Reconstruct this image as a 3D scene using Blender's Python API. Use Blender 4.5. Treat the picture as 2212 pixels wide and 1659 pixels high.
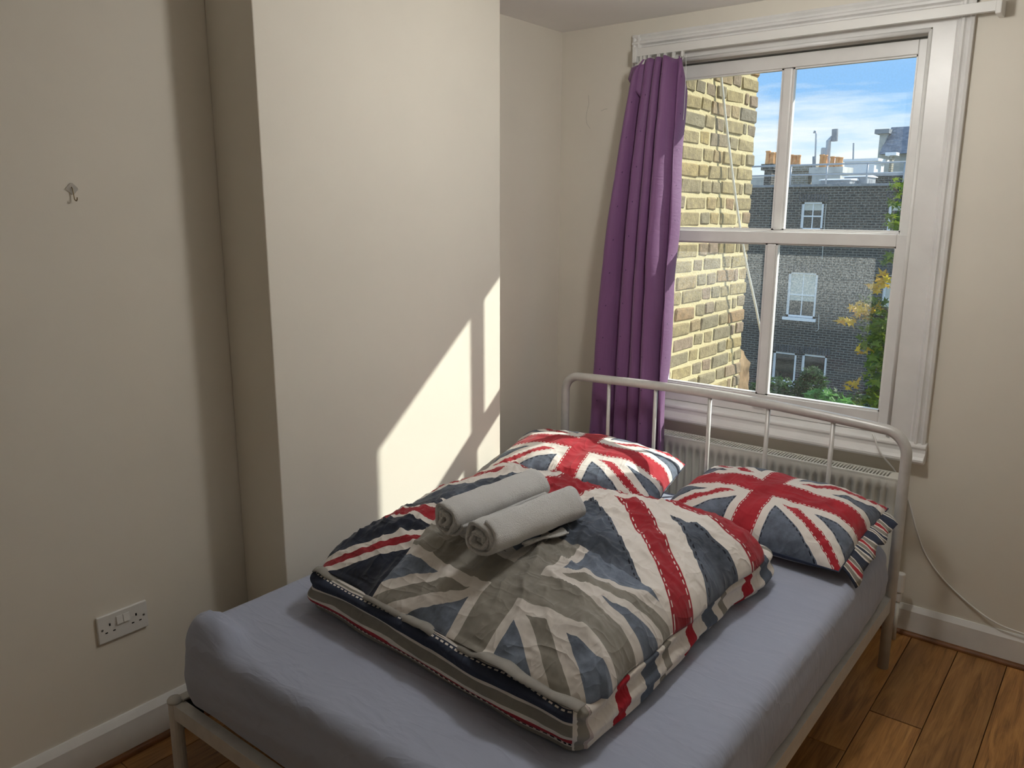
import bpy, bmesh, math, random
import numpy as np
from mathutils import Vector, Matrix, noise

for o in list(bpy.data.objects):
    bpy.data.objects.remove(o)
SC = bpy.context.scene
COL = SC.collection
random.seed(7)
R = random.Random(11)

# ------------------------------------------------------------------ camera
CAM_POS = Vector((2.24915, -3.22182, 1.61777))
CR = Vector((0.78536289, 0.61902734, 0.00320708))
CU = Vector((-0.13383258, 0.16473123, 0.97721669))
CF = Vector((-0.60439555, 0.76789893, -0.21221982))
FPX = 1732.4
cd = bpy.data.cameras.new('camera')
cd.sensor_fit = 'HORIZONTAL'
cd.sensor_width = 36.0
cd.lens = 36.0 * FPX / 2212.0
cd.clip_start = 0.02
cd.clip_end = 400
cam = bpy.data.objects.new('camera', cd)
COL.objects.link(cam)
m = Matrix((CR, CU, -CF)).transposed().to_4x4()
m.translation = CAM_POS
cam.matrix_world = m
SC.camera = cam

SC.view_settings.view_transform = 'Standard'
SC.view_settings.look = 'None'
SC.view_settings.exposure = 0.15
SC.view_settings.gamma = 1.0
SC.view_settings.use_curve_mapping = False


def lin(r, g, b):
    f = lambda c: (c / 255 / 12.92) if c / 255 <= 0.04045 else ((c / 255 + 0.055) / 1.055) ** 2.4
    return (f(r), f(g), f(b))


# ------------------------------------------------------------------ sky and sun
SKY_STRENGTH = 1.0
SUN_STRENGTH = 5.8
SUN_DIR = Vector((1.0, 1.2, 1.0)).normalized()
wd = bpy.data.worlds.new('sky')
SC.world = wd
wd.use_nodes = True
wt = wd.node_tree
wt.nodes.clear()
w_out = wt.nodes.new('ShaderNodeOutputWorld')
w_bg = wt.nodes.new('ShaderNodeBackground')
w_tc = wt.nodes.new('ShaderNodeTexCoord')
w_sep = wt.nodes.new('ShaderNodeSeparateXYZ')
w_ramp = wt.nodes.new('ShaderNodeValToRGB')
w_map = wt.nodes.new('ShaderNodeMapping')
w_noise = wt.nodes.new('ShaderNodeTexNoise')
w_cr = wt.nodes.new('ShaderNodeValToRGB')
w_mix = wt.nodes.new('ShaderNodeMix')
w_mix.data_type = 'RGBA'
wt.links.new(w_tc.outputs['Generated'], w_sep.inputs[0])
wt.links.new(w_sep.outputs['Z'], w_ramp.inputs[0])
els = w_ramp.color_ramp.elements
els[0].position = 0.0
els[0].color = (0.80, 0.91, 1.0, 1)
els[1].position = 1.0
els[1].color = (0.30, 0.55, 0.95, 1)
e = els.new(0.06); e.color = (0.50, 0.75, 1.0, 1)
e = els.new(0.13); e.color = (0.30, 0.57, 0.97, 1)
e = els.new(0.22); e.color = (0.31, 0.57, 0.97, 1)
wt.links.new(w_tc.outputs['Generated'], w_map.inputs[0])
w_map.inputs['Scale'].default_value = (1.6, 1.6, 11.0)
w_map.inputs['Rotation'].default_value = (0.06, 0.10, 0.0)
w_map.inputs['Location'].default_value = (0.3, 0.0, 0.32)
w_noise.inputs['Scale'].default_value = 1.5
w_noise.inputs['Detail'].default_value = 7
w_noise.inputs['Roughness'].default_value = 0.55
wt.links.new(w_map.outputs[0], w_noise.inputs['Vector'])
wt.links.new(w_noise.outputs['Fac'], w_cr.inputs[0])
w_cr.color_ramp.elements[0].position = 0.50
w_cr.color_ramp.elements[1].position = 0.64
wt.links.new(w_cr.outputs[0], w_mix.inputs[0])
wt.links.new(w_ramp.outputs[0], w_mix.inputs[6])
w_mix.inputs[7].default_value = (0.95, 0.98, 1.0, 1)
wt.links.new(w_mix.outputs[2], w_bg.inputs[0])
w_bg.inputs[1].default_value = SKY_STRENGTH
wt.links.new(w_bg.outputs[0], w_out.inputs[0])

sd = bpy.data.lights.new('sun', 'SUN')
sd.energy = SUN_STRENGTH
sd.angle = math.radians(0.6)
sd.color = (1.0, 0.96, 0.87)
sun = bpy.data.objects.new('sun', sd)
COL.objects.link(sun)
sun.location = (8, 9, 9)
sun.rotation_euler = SUN_DIR.to_track_quat('Z', 'Y').to_euler()

FILL_GLOW = 71.0         # added lamp, unseen above the frame, lifting the room's light
FILL_COLOR = (1.0, 0.985, 0.945)


# ------------------------------------------------------------------ helpers
def at(px, py, Y):
    """world point on the plane y = Y seen at photograph pixel (px, py)"""
    d = CF + CR * ((px - 1106.0) / FPX) - CU * ((py - 829.5) / FPX)
    t = (Y - CAM_POS.y) / d.y
    return CAM_POS + d * t


def tag(o, label=None, cat=None, group=None, kind=None):
    if label: o['label'] = label
    if cat: o['category'] = cat
    if group: o['group'] = group
    if kind: o['kind'] = kind
    return o


def thing(name, label, cat, loc=(0, 0, 0), group=None, kind=None, rot=None):
    o = bpy.data.objects.new(name, None)
    o.empty_display_size = 0.05
    COL.objects.link(o)
    o.location = loc
    if rot: o.rotation_euler = rot
    return tag(o, label, cat, group, kind)


def origin_of(parent):
    v = Vector((0, 0, 0))
    while parent:
        v += parent.location
        parent = parent.parent
    return v


class MB:
    def __init__(s):
        s.v = []; s.f = []; s.uv = None

    def add(s, verts, faces):
        b = len(s.v)
        s.v += [tuple(p) for p in verts]
        s.f += [tuple(b + i for i in f) for f in faces]
        return s

    def box(s, a, b):
        x0, y0, z0 = a; x1, y1, z1 = b
        x0, x1 = min(x0, x1), max(x0, x1); y0, y1 = min(y0, y1), max(y0, y1); z0, z1 = min(z0, z1), max(z0, z1)
        vs = [(x0, y0, z0), (x1, y0, z0), (x1, y1, z0), (x0, y1, z0), (x0, y0, z1), (x1, y0, z1), (x1, y1, z1), (x0, y1, z1)]
        return s.add(vs, [(0, 3, 2, 1), (4, 5, 6, 7), (0, 1, 5, 4), (1, 2, 6, 5), (2, 3, 7, 6), (3, 0, 4, 7)])

    def prism(s, prof, axis, a, b):
        """prof: closed polygon of 2D points; axis 0: (y,z) along x; 1: (x,z) along y; 2: (x,y) along z"""
        def P(q, t):
            if axis == 0: return (t, q[0], q[1])
            if axis == 1: return (q[0], t, q[1])
            return (q[0], q[1], t)
        n = len(prof)
        vs = [P(q, a) for q in prof] + [P(q, b) for q in prof]
        fs = [tuple(range(n)), tuple(range(2 * n - 1, n - 1, -1))]
        fs += [(i, (i + 1) % n, n + (i + 1) % n, n + i) for i in range(n)]
        return s.add(vs, fs)

    def tube(s, pts, r, n=12, cap=True, closed=False):
        pts = [Vector(p) for p in pts]
        rr = r if isinstance(r, (list, tuple)) else [r] * len(pts)
        vs = []; prev = None
        for i, p in enumerate(pts):
            if closed: t = pts[(i + 1) % len(pts)] - pts[i - 1]
            else: t = pts[min(i + 1, len(pts) - 1)] - pts[max(i - 1, 0)]
            t.normalize()
            if prev is None:
                a = Vector((0, 0, 1)) if abs(t.z) < 0.9 else Vector((1, 0, 0))
                u = t.cross(a).normalized()
            else:
                u = (prev - t * prev.dot(t)).normalized()
            prev = u
            w = t.cross(u)
            for k in range(n):
                an = 2 * math.pi * k / n
                vs.append(p + (u * math.cos(an) + w * math.sin(an)) * rr[i])
        fs = []
        m_ = len(pts)
        for i in range(m_ if closed else m_ - 1):
            for k in range(n):
                a = i * n + k; b = i * n + (k + 1) % n
                j = (i + 1) % m_
                fs.append((a, b, j * n + (k + 1) % n, j * n + k))
        if cap and not closed:
            fs.append(tuple(range(n - 1, -1, -1)))
            fs.append(tuple(range((m_ - 1) * n, m_ * n)))
        return s.add(vs, fs)

    def lathe(s, prof, c, n=24):
        """prof list of (r,z) about a vertical axis through c"""
        vs = []; fs = []
        for (r, z) in prof:
            for k in range(n):
                a = 2 * math.pi * k / n
                vs.append((c[0] + r * math.cos(a), c[1] + r * math.sin(a), c[2] + z))
        for i in range(len(prof) - 1):
            for k in range(n):
                fs.append((i * n + k, i * n + (k + 1) % n, (i + 1) * n + (k + 1) % n, (i + 1) * n + k))
        fs.append(tuple(range(n - 1, -1, -1)))
        fs.append(tuple(range((len(prof) - 1) * n, len(prof) * n)))
        return s.add(vs, fs)

    def mesh(s, name, org=Vector((0, 0, 0))):
        me = bpy.data.meshes.new(name)
        me.from_pydata([(p[0] - org[0], p[1] - org[1], p[2] - org[2]) for p in s.v], [], s.f)
        me.update()
        return me

    def build(s, name, mat, parent=None, smooth=False, bevel=0, seg=2, org=None, fixn=True):
        o_ = origin_of(parent) if parent else Vector(org or (0, 0, 0))
        me = s.mesh(name, o_)
        if fixn:
            bm = bmesh.new(); bm.from_mesh(me)
            bmesh.ops.recalc_face_normals(bm, faces=bm.faces)
            bm.to_mesh(me); bm.free()
        ob = bpy.data.objects.new(name, me)
        COL.objects.link(ob)
        if parent: ob.parent = parent
        else: ob.location = o_
        if mat: me.materials.append(mat)
        if smooth:
            me.polygons.foreach_set('use_smooth', [True] * len(me.polygons))
        if bevel:
            b = ob.modifiers.new('bevel', 'BEVEL')
            b.width = bevel; b.segments = seg; b.limit_method = 'ANGLE'; b.angle_limit = math.radians(40)
            b.harden_normals = False
        return ob


def grid_mesh(V, closed_u=False):
    """V[i][j] -> quads"""
    n = len(V); m_ = len(V[0])
    mb = MB()
    vs = [p for row in V for p in row]
    fs = []
    for i in range(n - 1):
        for j in range(m_ - (0 if closed_u else 1)):
            a = i * m_ + j; b = i * m_ + (j + 1) % m_
            fs.append((a, b, (i + 1) * m_ + (j + 1) % m_, (i + 1) * m_ + j))
    mb.add(vs, fs)
    return mb


def set_uv(ob, name, fn):
    """fn(vertex index, co) -> (u,v)"""
    me = ob.data
    uv = me.uv_layers.new(name=name)
    cache = [fn(i, v.co) for i, v in enumerate(me.vertices)]
    li = np.empty(len(me.loops), dtype=np.int32)
    me.loops.foreach_get('vertex_index', li)
    arr = np.array(cache, dtype=np.float32)[li].ravel()
    uv.data.foreach_set('uv', arr)


def fbm(x, y, z=0.0, o=4):
    return noise.fractal(Vector((x, y, z)), 1.0, 2.0, o)


def wall_cells(mb, u0, u1, z0, z1, holes, fn):
    """emit boxes over [u0,u1]x[z0,z1] leaving rectangular holes; fn(ua,ub,za,zb) adds one"""
    us = sorted({u0, u1, *[h[0] for h in holes], *[h[1] for h in holes]})
    zs = sorted({z0, z1, *[h[2] for h in holes], *[h[3] for h in holes]})
    for i in range(len(us) - 1):
        run = None
        for j in range(len(zs) - 1):
            cu, cz = (us[i] + us[i + 1]) / 2, (zs[j] + zs[j + 1]) / 2
            solid = not any(h[0] < cu < h[1] and h[2] < cz < h[3] for h in holes)
            if solid:
                run = (run[0], zs[j + 1]) if run else (zs[j], zs[j + 1])
            if (not solid or j == len(zs) - 2) and run:
                fn(us[i], us[i + 1], run[0], run[1]); run = None
    return mb


# ------------------------------------------------------------------ materials
class Mat:
    def __init__(s, name, rough=0.6, spec=0.3, metal=0.0):
        s.m = bpy.data.materials.new(name)
        s.m.use_nodes = True
        s.t = s.m.node_tree
        s.b = s.t.nodes['Principled BSDF']
        s.out = s.t.nodes['Material Output']
        s.b.inputs['Roughness'].default_value = rough
        s.b.inputs['Specular IOR Level'].default_value = spec
        s.b.inputs['Metallic'].default_value = metal

    def N(s, t, **kw):
        n = s.t.nodes.new(t)
        for k, v in kw.items(): setattr(n, k, v)
        return n

    def set(s, sock, v):
        if hasattr(v, 'is_output'): s.t.links.new(v, sock)
        else:
            if isinstance(v, tuple) and len(v) == 3 and sock.type == 'RGBA': v = (*v, 1)
            sock.default_value = v

    def M(s, op, a, b=None, c=None, clamp=False):
        n = s.N('ShaderNodeMath', operation=op, use_clamp=clamp)
        s.set(n.inputs[0], a)
        if b is not None: s.set(n.inputs[1], b)
        if c is not None: s.set(n.inputs[2], c)
        return n.outputs[0]

    def mix(s, f, a, b):
        n = s.N('ShaderNodeMix', data_type='RGBA')
        s.set(n.inputs[0], f); s.set(n.inputs[6], a); s.set(n.inputs[7], b)
        return n.outputs[2]

    def coord(s, kind='Object'):
        return s.N('ShaderNodeTexCoord').outputs[kind]

    def mapping(s, vec, scale=(1, 1, 1), loc=(0, 0, 0), rot=(0, 0, 0)):
        n = s.N('ShaderNodeMapping')
        s.set(n.inputs['Vector'], vec)
        n.inputs['Scale'].default_value = scale
        n.inputs['Location'].default_value = loc
        n.inputs['Rotation'].default_value = rot
        return n.outputs[0]

    def noise(s, vec, scale, detail=3, rough=0.5, dist=0.0, out='Fac'):
        n = s.N('ShaderNodeTexNoise')
        s.set(n.inputs['Vector'], vec)
        n.inputs['Scale'].default_value = scale
        n.inputs['Detail'].default_value = detail
        n.inputs['Roughness'].default_value = rough
        n.inputs['Distortion'].default_value = dist
        return n.outputs[out]

    def ramp(s, fac, stops):
        n = s.N('ShaderNodeValToRGB')
        s.set(n.inputs[0], fac)
        el = n.color_ramp.elements
        while len(el) < len(stops): el.new(0.5)
        for e_, (p_, c_) in zip(el, stops):
            e_.position = p_
            e_.color = (*c_, 1) if isinstance(c_, tuple) else (c_, c_, c_, 1)
        return n.outputs[0]

    def bump(s, h, strength=0.2, dist=0.01):
        n = s.N('ShaderNodeBump')
        n.inputs['Strength'].default_value = strength
        n.inputs['Distance'].default_value = dist
        s.set(n.inputs['Height'], h)
        s.t.links.new(n.outputs[0], s.b.inputs['Normal'])
        return n

    def color(s, c):
        s.set(s.b.inputs['Base Color'], c)
        return s

    def uv(s, name):
        n = s.N('ShaderNodeUVMap', uv_map=name)
        sp = s.N('ShaderNodeSeparateXYZ')
        s.t.links.new(n.outputs[0], sp.inputs[0])
        return n.outputs[0], sp.outputs[0], sp.outputs[1]


def plain(name, c, rough=0.5, spec=0.4, metal=0.0, var=0.0, scale=20, bump=0.0):
    a = Mat(name, rough, spec, metal)
    co = a.coord()
    if var:
        f = a.noise(co, scale, 4)
        lo = tuple(x * (1 - var) for x in c); hi = tuple(min(1, x * (1 + var)) for x in c)
        a.color(a.ramp(f, [(0.3, lo), (0.7, hi)]))
    else:
        a.color(c)
    if bump: a.bump(a.noise(co, scale * 3, 4), bump, 0.003)
    return a.m


def paint(name, c, rough=0.75, var=0.035):
    a = Mat(name, rough, 0.25)
    co = a.coord()
    f = a.noise(co, 1.3, 5, 0.6)
    a.color(a.ramp(f, [(0.3, tuple(x * (1 - var) for x in c)), (0.7, tuple(x * (1 + var) for x in c))]))
    n1 = a.noise(co, 3.0, 3)
    n2 = a.noise(co, 140, 2)
    a.bump(a.M('ADD', a.M('MULTIPLY', n1, 1.0), a.M('MULTIPLY', n2, 0.05)), 0.25, 0.01)
    return a.m


MT = {}
MT['wall'] = paint('cream_wall_paint', (0.79, 0.745, 0.655))
MT['ceiling'] = paint('white_ceiling_paint', (0.90, 0.885, 0.86))
MT['gloss'] = plain('white_gloss_wood_paint', (0.80, 0.79, 0.77), 0.32, 0.5, var=0.05, scale=9, bump=0.06)
MT['radiator'] = plain('radiator_enamel', (0.80, 0.79, 0.73), 0.3, 0.5)
MT['plastic'] = plain('white_plastic', (0.78, 0.77, 0.74), 0.35, 0.5)
MT['dark'] = plain('dark_void', (0.012, 0.011, 0.010), 0.8, 0.1)
MT['metal'] = plain('silver_grey_bed_paint', (0.62, 0.61, 0.59), 0.38, 0.5, metal=0.15, var=0.05, scale=30)
MT['chrome'] = plain('steel', (0.5, 0.49, 0.47), 0.3, 0.5, metal=0.9)
MT['brass'] = plain('old_brass', (0.25, 0.19, 0.10), 0.4, 0.5, metal=0.8)

# floor boards
a = Mat('oak_laminate', 0.36, 0.45)
oi = a.N('ShaderNodeObjectInfo')
rnd = oi.outputs['Random']
gm = a.N('ShaderNodeNewGeometry')
co = a.mapping(gm.outputs['Position'], (11, 1.0, 1))
off = a.N('ShaderNodeVectorMath', operation='ADD')
a.t.links.new(co, off.inputs[0])
cb = a.N('ShaderNodeCombineXYZ'); a.set(cb.inputs[0], a.M('MULTIPLY', rnd, 37.0)); a.set(cb.inputs[1], a.M('MULTIPLY', rnd, 91.0))
a.t.links.new(cb.outputs[0], off.inputs[1])
g1 = a.noise(off.outputs[0], 3.0, 6, 0.6, 1.2)
g2 = a.noise(a.mapping(off.outputs[0], (6, 1.2, 1)), 5.0, 4, 0.6)
g = a.M('ADD', a.M('MULTIPLY', g1, 0.7), a.M('MULTIPLY', g2, 0.3))
c1 = a.ramp(g, [(0.30, lin(98, 62, 30)), (0.5, lin(158, 112, 62)), (0.72, lin(192, 146, 88))])
hv = a.N('ShaderNodeHueSaturation')
a.set(hv.inputs['Color'], c1)
a.set(hv.inputs['Value'], a.M('MULTIPLY_ADD', rnd, 0.45, 0.75))
a.color(hv.outputs[0])
a.bump(g, 0.12, 0.002)
MT['board'] = a.m
MT['beading'] = plain('wood_beading', lin(120, 76, 40), 0.45, 0.4, var=0.3, scale=14)

# sheet
a = Mat('grey_blue_sheet', 0.75, 0.2)
co = a.coord()
a.color(a.mix(a.noise(co, 2.5, 3), lin(160, 167, 188), lin(172, 179, 199)))
w1 = a.noise(a.mapping(co, (3.0, 9.0, 4.0), rot=(0, 0, 0.5)), 2.0, 3, 0.5, 0.8)
w2 = a.noise(co, 260, 2)
w3 = a.noise(a.mapping(co, (2.0, 5.0, 3.0), rot=(0, 0, -0.75)), 3.0, 2, 0.5, 0.4)
w3 = a.M('POWER', a.M('SUBTRACT', 1.0, a.M('MULTIPLY', a.M('ABSOLUTE', a.M('SUBTRACT', w3, 0.5)), 7.0), clamp=True), 2.0)
a.bump(a.M('ADD', a.M('ADD', w1, a.M('MULTIPLY', w3, 0.22)), a.M('MULTIPLY', w2, 0.02)), 0.4, 0.012)
a.b.inputs['Sheen Weight'].default_value = 0.2
MT['sheet'] = a.m


def band(a, x, w):
    return a.M('LESS_THAN', x, w)


def flag_color(a, u, v, blue, red, white, wscale=1.0, stitch=True, co=None, sw=1.0, sf=1.0):
    """the crosses of the print: u in -1..1, v in -0.6..0.6"""
    A = a.M('ABSOLUTE', u); B = a.M('ABSOLUTE', v)
    k = 1 / math.sqrt(1.36)
    d1 = a.M('ABSOLUTE', a.M('MULTIPLY', a.M('SUBTRACT', a.M('MULTIPLY', u, 0.6), v), k))
    d2 = a.M('ABSOLUTE', a.M('MULTIPLY', a.M('ADD', a.M('MULTIPLY', u, 0.6), v), k))
    d = a.M('MINIMUM', d1, d2)
    mn = a.M('MINIMUM', A, B); mx = a.M('MAXIMUM', A, B)
    nb = a.noise(co, 9.0, 6, 0.7)
    col = a.ramp(nb, [(0.32, tuple(x * 0.55 for x in blue)), (0.5, blue), (0.72, tuple(min(1, x * 1.7) for x in blue))])
    col = a.mix(band(a, d, 0.125 * wscale), col, white)
    nr = a.noise(co, 14.0, 4)
    redc = a.ramp(nr, [(0.3, tuple(x * 0.82 for x in red)), (0.7, tuple(min(1, x * 1.1) for x in red))])
    col = a.mix(band(a, d, 0.045 * wscale), col, redc)
    if stitch:
        dash = a.M('GREATER_THAN', a.M('FRACT', a.M('MULTIPLY', A, 22.0 * sf)), 0.42)
        l1 = a.M('MULTIPLY', band(a, a.M('ABSOLUTE', a.M('SUBTRACT', d, 0.036 * wscale)), 0.0036 * sw), dash)
        col = a.mix(l1, col, white)
        l2 = a.M('MULTIPLY', band(a, a.M('ABSOLUTE', a.M('SUBTRACT', d, 0.137 * wscale)), 0.0045 * sw), dash)
        col = a.mix(l2, col, (0.012, 0.014, 0.025))
    col = a.mix(band(a, mn, 0.205 * wscale), col, white)
    col = a.mix(band(a, mn, 0.125 * wscale), col, redc)
    if stitch:
        dash = a.M('GREATER_THAN', a.M('FRACT', a.M('MULTIPLY', mx, 22.0 * sf)), 0.42)
        l3 = a.M('MULTIPLY', band(a, a.M('ABSOLUTE', a.M('SUBTRACT', mn, 0.112 * wscale)), 0.0042 * sw), dash)
        col = a.mix(l3, col, white)
        l4 = a.M('MULTIPLY', band(a, a.M('ABSOLUTE', a.M('SUBTRACT', mn, 0.218 * wscale)), 0.0045 * sw), dash)
        l4 = a.M('MULTIPLY', l4, a.M('GREATER_THAN', d, 0.137 * wscale))
        col = a.mix(l4, col, (0.012, 0.014, 0.025))
    return col


BLUE = lin(96, 105, 120)
NAVY = lin(52, 59, 78)
RED = lin(172, 42, 54)
WHITE = lin(228, 222, 216)
GREY = lin(142, 138, 130)
SLATE = lin(108, 118, 134)


def wobble(a, s, vec, amt, scale, seedoff):
    n = a.noise(a.mapping(vec, loc=(seedoff, seedoff * 2, 0)), scale, 3)
    return a.M('ADD', s, a.M('MULTIPLY', a.M('SUBTRACT', n, 0.5), amt))


def cloth_bump(a, co, st=0.5):
    """sharp little creases: ridged noise in two directions, plus the weave"""
    def ridge(vec, scale, dist):
        n = a.noise(vec, scale, 2, 0.5, dist)
        r_ = a.M('SUBTRACT', 1.0, a.M('MULTIPLY', a.M('ABSOLUTE', a.M('SUBTRACT', n, 0.5)), 5.0), clamp=True)
        return a.M('POWER', r_, 2.0)
    f1 = ridge(a.mapping(co, (1.0, 2.6, 1.6), rot=(0.2, 0.3, 0.7)), 5.5, 0.5)
    f2 = ridge(a.mapping(co, (2.6, 1.0, 1.6), rot=(0.1, 0.2, -0.4)), 7.0, 0.4)
    f3 = a.noise(co, 500, 1)
    f4 = a.noise(co, 9, 3)
    h = a.M('ADD', a.M('ADD', a.M('MULTIPLY', f1, 0.5), a.M('MULTIPLY', f2, 0.35)), a.M('ADD', a.M('MULTIPLY', f3, 0.01), f4))
    a.bump(h, st, 0.010)


def stripes(a, t, stops):
    """t 0..1 -> constant stripes"""
    n = a.N('ShaderNodeValToRGB')
    n.color_ramp.interpolation = 'CONSTANT'
    a.set(n.inputs[0], t)
    el = n.color_ramp.elements
    while len(el) < len(stops): el.new(0.5)
    for e_, (p_, c_) in zip(el, stops):
        e_.position = p_; e_.color = (*c_, 1)
    return n.outputs[0]


STRIPE_STOPS = [(0.0, NAVY), (0.07, WHITE), (0.10, GREY), (0.22, WHITE), (0.27, RED), (0.40, WHITE), (0.44, GREY),
                (0.56, WHITE), (0.60, NAVY), (0.86, WHITE), (0.90, GREY), (0.96, WHITE)]


def pillow_mat():
    a = Mat('flag_print_pillow_cotton', 0.8, 0.2)
    co = a.coord()
    vec, u, v = a.uv('flag')
    u = wobble(a, u, vec, 0.03, 5, 1.3); v = wobble(a, v, vec, 0.03, 5, 4.1)
    col = flag_color(a, u, v, BLUE, RED, WHITE, 1.0, True, co)
    _, su, sv = a.uv('side')
    st = stripes(a, a.M('FRACT', a.M('MULTIPLY', su, 3.0)), STRIPE_STOPS)
    a.color(a.mix(a.M('GREATER_THAN', sv, 0.5), col, st))
    cloth_bump(a, co, 0.45)
    a.b.inputs['Sheen Weight'].default_value = 0.15
    return a.m


def duvet_top_mat():
    a = Mat('flag_print_duvet_cotton', 0.8, 0.2)
    co = a.coord()
    vec, x, y = a.uv('plan')     # metres on the cloth
    xw = wobble(a, x, vec, 0.02, 7, 2.2); yw = wobble(a, y, vec, 0.02, 7, 6.1)
    # large red and denim flag
    uB = a.M('DIVIDE', a.M('SUBTRACT', xw, 0.90), 0.64)
    vB = a.M('MULTIPLY', a.M('ADD', yw, 1.02), 1.02)
    cB = flag_color(a, uB, vB, tuple(x_ * 0.66 for x_ in BLUE), tuple(x_ * 0.85 for x_ in RED), WHITE, 0.95, True, co, 0.6, 1.7)
    # dark flag at the left edge
    uC = a.M('DIVIDE', a.M('SUBTRACT', xw, 0.93), 0.55)
    vC = a.M('DIVIDE', a.M('ADD', yw, 1.70), 0.55)
    cC = flag_color(a, uC, vC, tuple(x_ * 0.6 for x_ in NAVY), tuple(x_ * 0.8 for x_ in RED), WHITE, 0.42, False, co)
    inC = a.M('MULTIPLY', band(a, x, 0.90), band(a, a.M('ADD', y, a.M('MULTIPLY', a.M('SUBTRACT', 0.9, x), 0.25)), -1.50))
    col = a.mix(inC, cB, cC)
    # pale grey flag over the front
    ang = math.radians(-2)
    xr = a.M('ADD', a.M('MULTIPLY', a.M('SUBTRACT', xw, 1.125), math.cos(ang)), a.M('MULTIPLY', a.M('ADD', yw, 1.80), math.sin(ang)))
    yr = a.M('SUBTRACT', a.M('MULTIPLY', a.M('ADD', yw, 1.80), math.cos(ang)), a.M('MULTIPLY', a.M('SUBTRACT', xw, 1.125), math.sin(ang)))
    uA = a.M('DIVIDE', xr, 0.37); vA = a.M('MULTIPLY', yr, 0.6 / 0.215)
    cA = flag_color(a, uA, vA, SLATE, GREY, tuple(x_ * 0.85 for x_ in WHITE), 1.0, False, co)
    inA = a.M('MULTIPLY', band(a, a.M('ABSOLUTE', uA), 1.0), band(a, a.M('ABSOLUTE', vA), 0.62))
    col = a.mix(inA, col, cA)
    a.color(col)
    cloth_bump(a, co, 0.6)
    a.b.inputs['Sheen Weight'].default_value = 0.15
    return a.m


def duvet_low_mat():
    a = Mat('striped_duvet_cotton', 0.8, 0.2)
    co = a.coord()
    vec, s_, t_ = a.uv('edge')      # s along the rim in metres, t up the rim 0..1
    tw = wobble(a, t_, vec, 0.20, 3.0, 3.3)
    st = stripes(a, tw, STRIPE_STOPS)
    nb = a.noise(co, 11.0, 5, 0.7)
    st = a.mix(a.M('MULTIPLY', nb, 0.35), st, (0.05, 0.06, 0.08))
    dash = a.M('GREATER_THAN', a.M('FRACT', a.M('MULTIPLY', s_, 55.0)), 0.4)
    l1 = a.M('MULTIPLY', band(a, a.M('ABSOLUTE', a.M('SUBTRACT', tw, 0.255)), 0.016), dash)
    st = a.mix(l1, st, (0.012, 0.014, 0.025))
    l2 = a.M('MULTIPLY', band(a, a.M('ABSOLUTE', a.M('SUBTRACT', tw, 0.83)), 0.014), dash)
    st = a.mix(l2, st, WHITE)
    # right-hand side: white cloth with red bars
    uf = a.M('FRACT', a.M('MULTIPLY', wobble(a, s_, vec, 0.05, 4, 7.7), 2.9))
    cs = stripes(a, uf, [(0.0, WHITE), (0.30, RED), (0.44, WHITE), (0.62, BLUE), (0.80, WHITE), (0.9, GREY)])
    _, side, _2 = a.uv('which')
    a.color(a.mix(a.M('GREATER_THAN', side, 0.5), st, cs))
    cloth_bump(a, co, 0.6)
    return a.m


MT['pillow'] = pillow_mat()
MT['duvet_top'] = duvet_top_mat()
MT['duvet_low'] = duvet_low_mat()
MT['hem'] = plain('grey_white_hem', lin(150, 147, 142), 0.8, 0.2, var=0.12, scale=25)

a = Mat('white_terry', 0.95, 0.1)
co = a.coord()
a.color(a.mix(a.noise(co, 6, 3), (0.84, 0.835, 0.825), (0.90, 0.895, 0.885)))
a.bump(a.M('ADD', a.noise(co, 300, 3, 0.8), a.M('MULTIPLY', a.noise(co, 30, 3), 0.8)), 0.9, 0.007)
a.b.inputs['Sheen Weight'].default_value = 0.4
MT['terry'] = a.m

# curtain
a = Mat('purple_taffeta', 0.55, 0.35)
co = a.coord()
vec, u, v = a.uv('cloth')
n1 = a.noise(a.mapping(vec, (60, 4, 1)), 4, 3)
base = a.mix(n1, lin(120, 80, 124), lin(138, 94, 140))
du = a.M('SUBTRACT', a.M('FRACT', a.M('MULTIPLY', u, 9.0)), 0.5)
dv = a.M('SUBTRACT', a.M('FRACT', a.M('ADD', a.M('MULTIPLY', v, 13.0), a.M('MULTIPLY', a.M('FLOOR', a.M('MULTIPLY', u, 9.0)), 0.5))), 0.5)
rr = a.M('ADD', a.M('POWER', a.M('MULTIPLY', du, 0.105), 2.0), a.M('POWER', a.M('MULTIPLY', dv, 0.145), 2.0))
dot = a.M('LESS_THAN', rr, 0.0034 ** 2)
a.color(a.mix(dot, base, lin(66, 36, 78)))
a.bump(a.M('ADD', a.noise(a.mapping(co, (1, 1, 3)), 20, 3, 0.5, 1.0), a.M('MULTIPLY', dot, -0.6)), 0.3, 0.006)
a.b.inputs['Sheen Weight'].default_value = 0.3
a.b.inputs['Transmission Weight'].default_value = 0.0
tr = a.N('ShaderNodeBsdfTranslucent')
tr.inputs[0].default_value = (*lin(190, 120, 200), 1)
mx = a.N('ShaderNodeMixShader')
mx.inputs[0].default_value = 0.12
a.t.links.new(a.b.outputs[0], mx.inputs[1]); a.t.links.new(tr.outputs[0], mx.inputs[2])
a.t.links.new(mx.outputs[0], a.out.inputs[0])
MT['curtain'] = a.m
MT['lining'] = plain('curtain_lining', (0.72, 0.70, 0.68), 0.8, 0.2)


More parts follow.
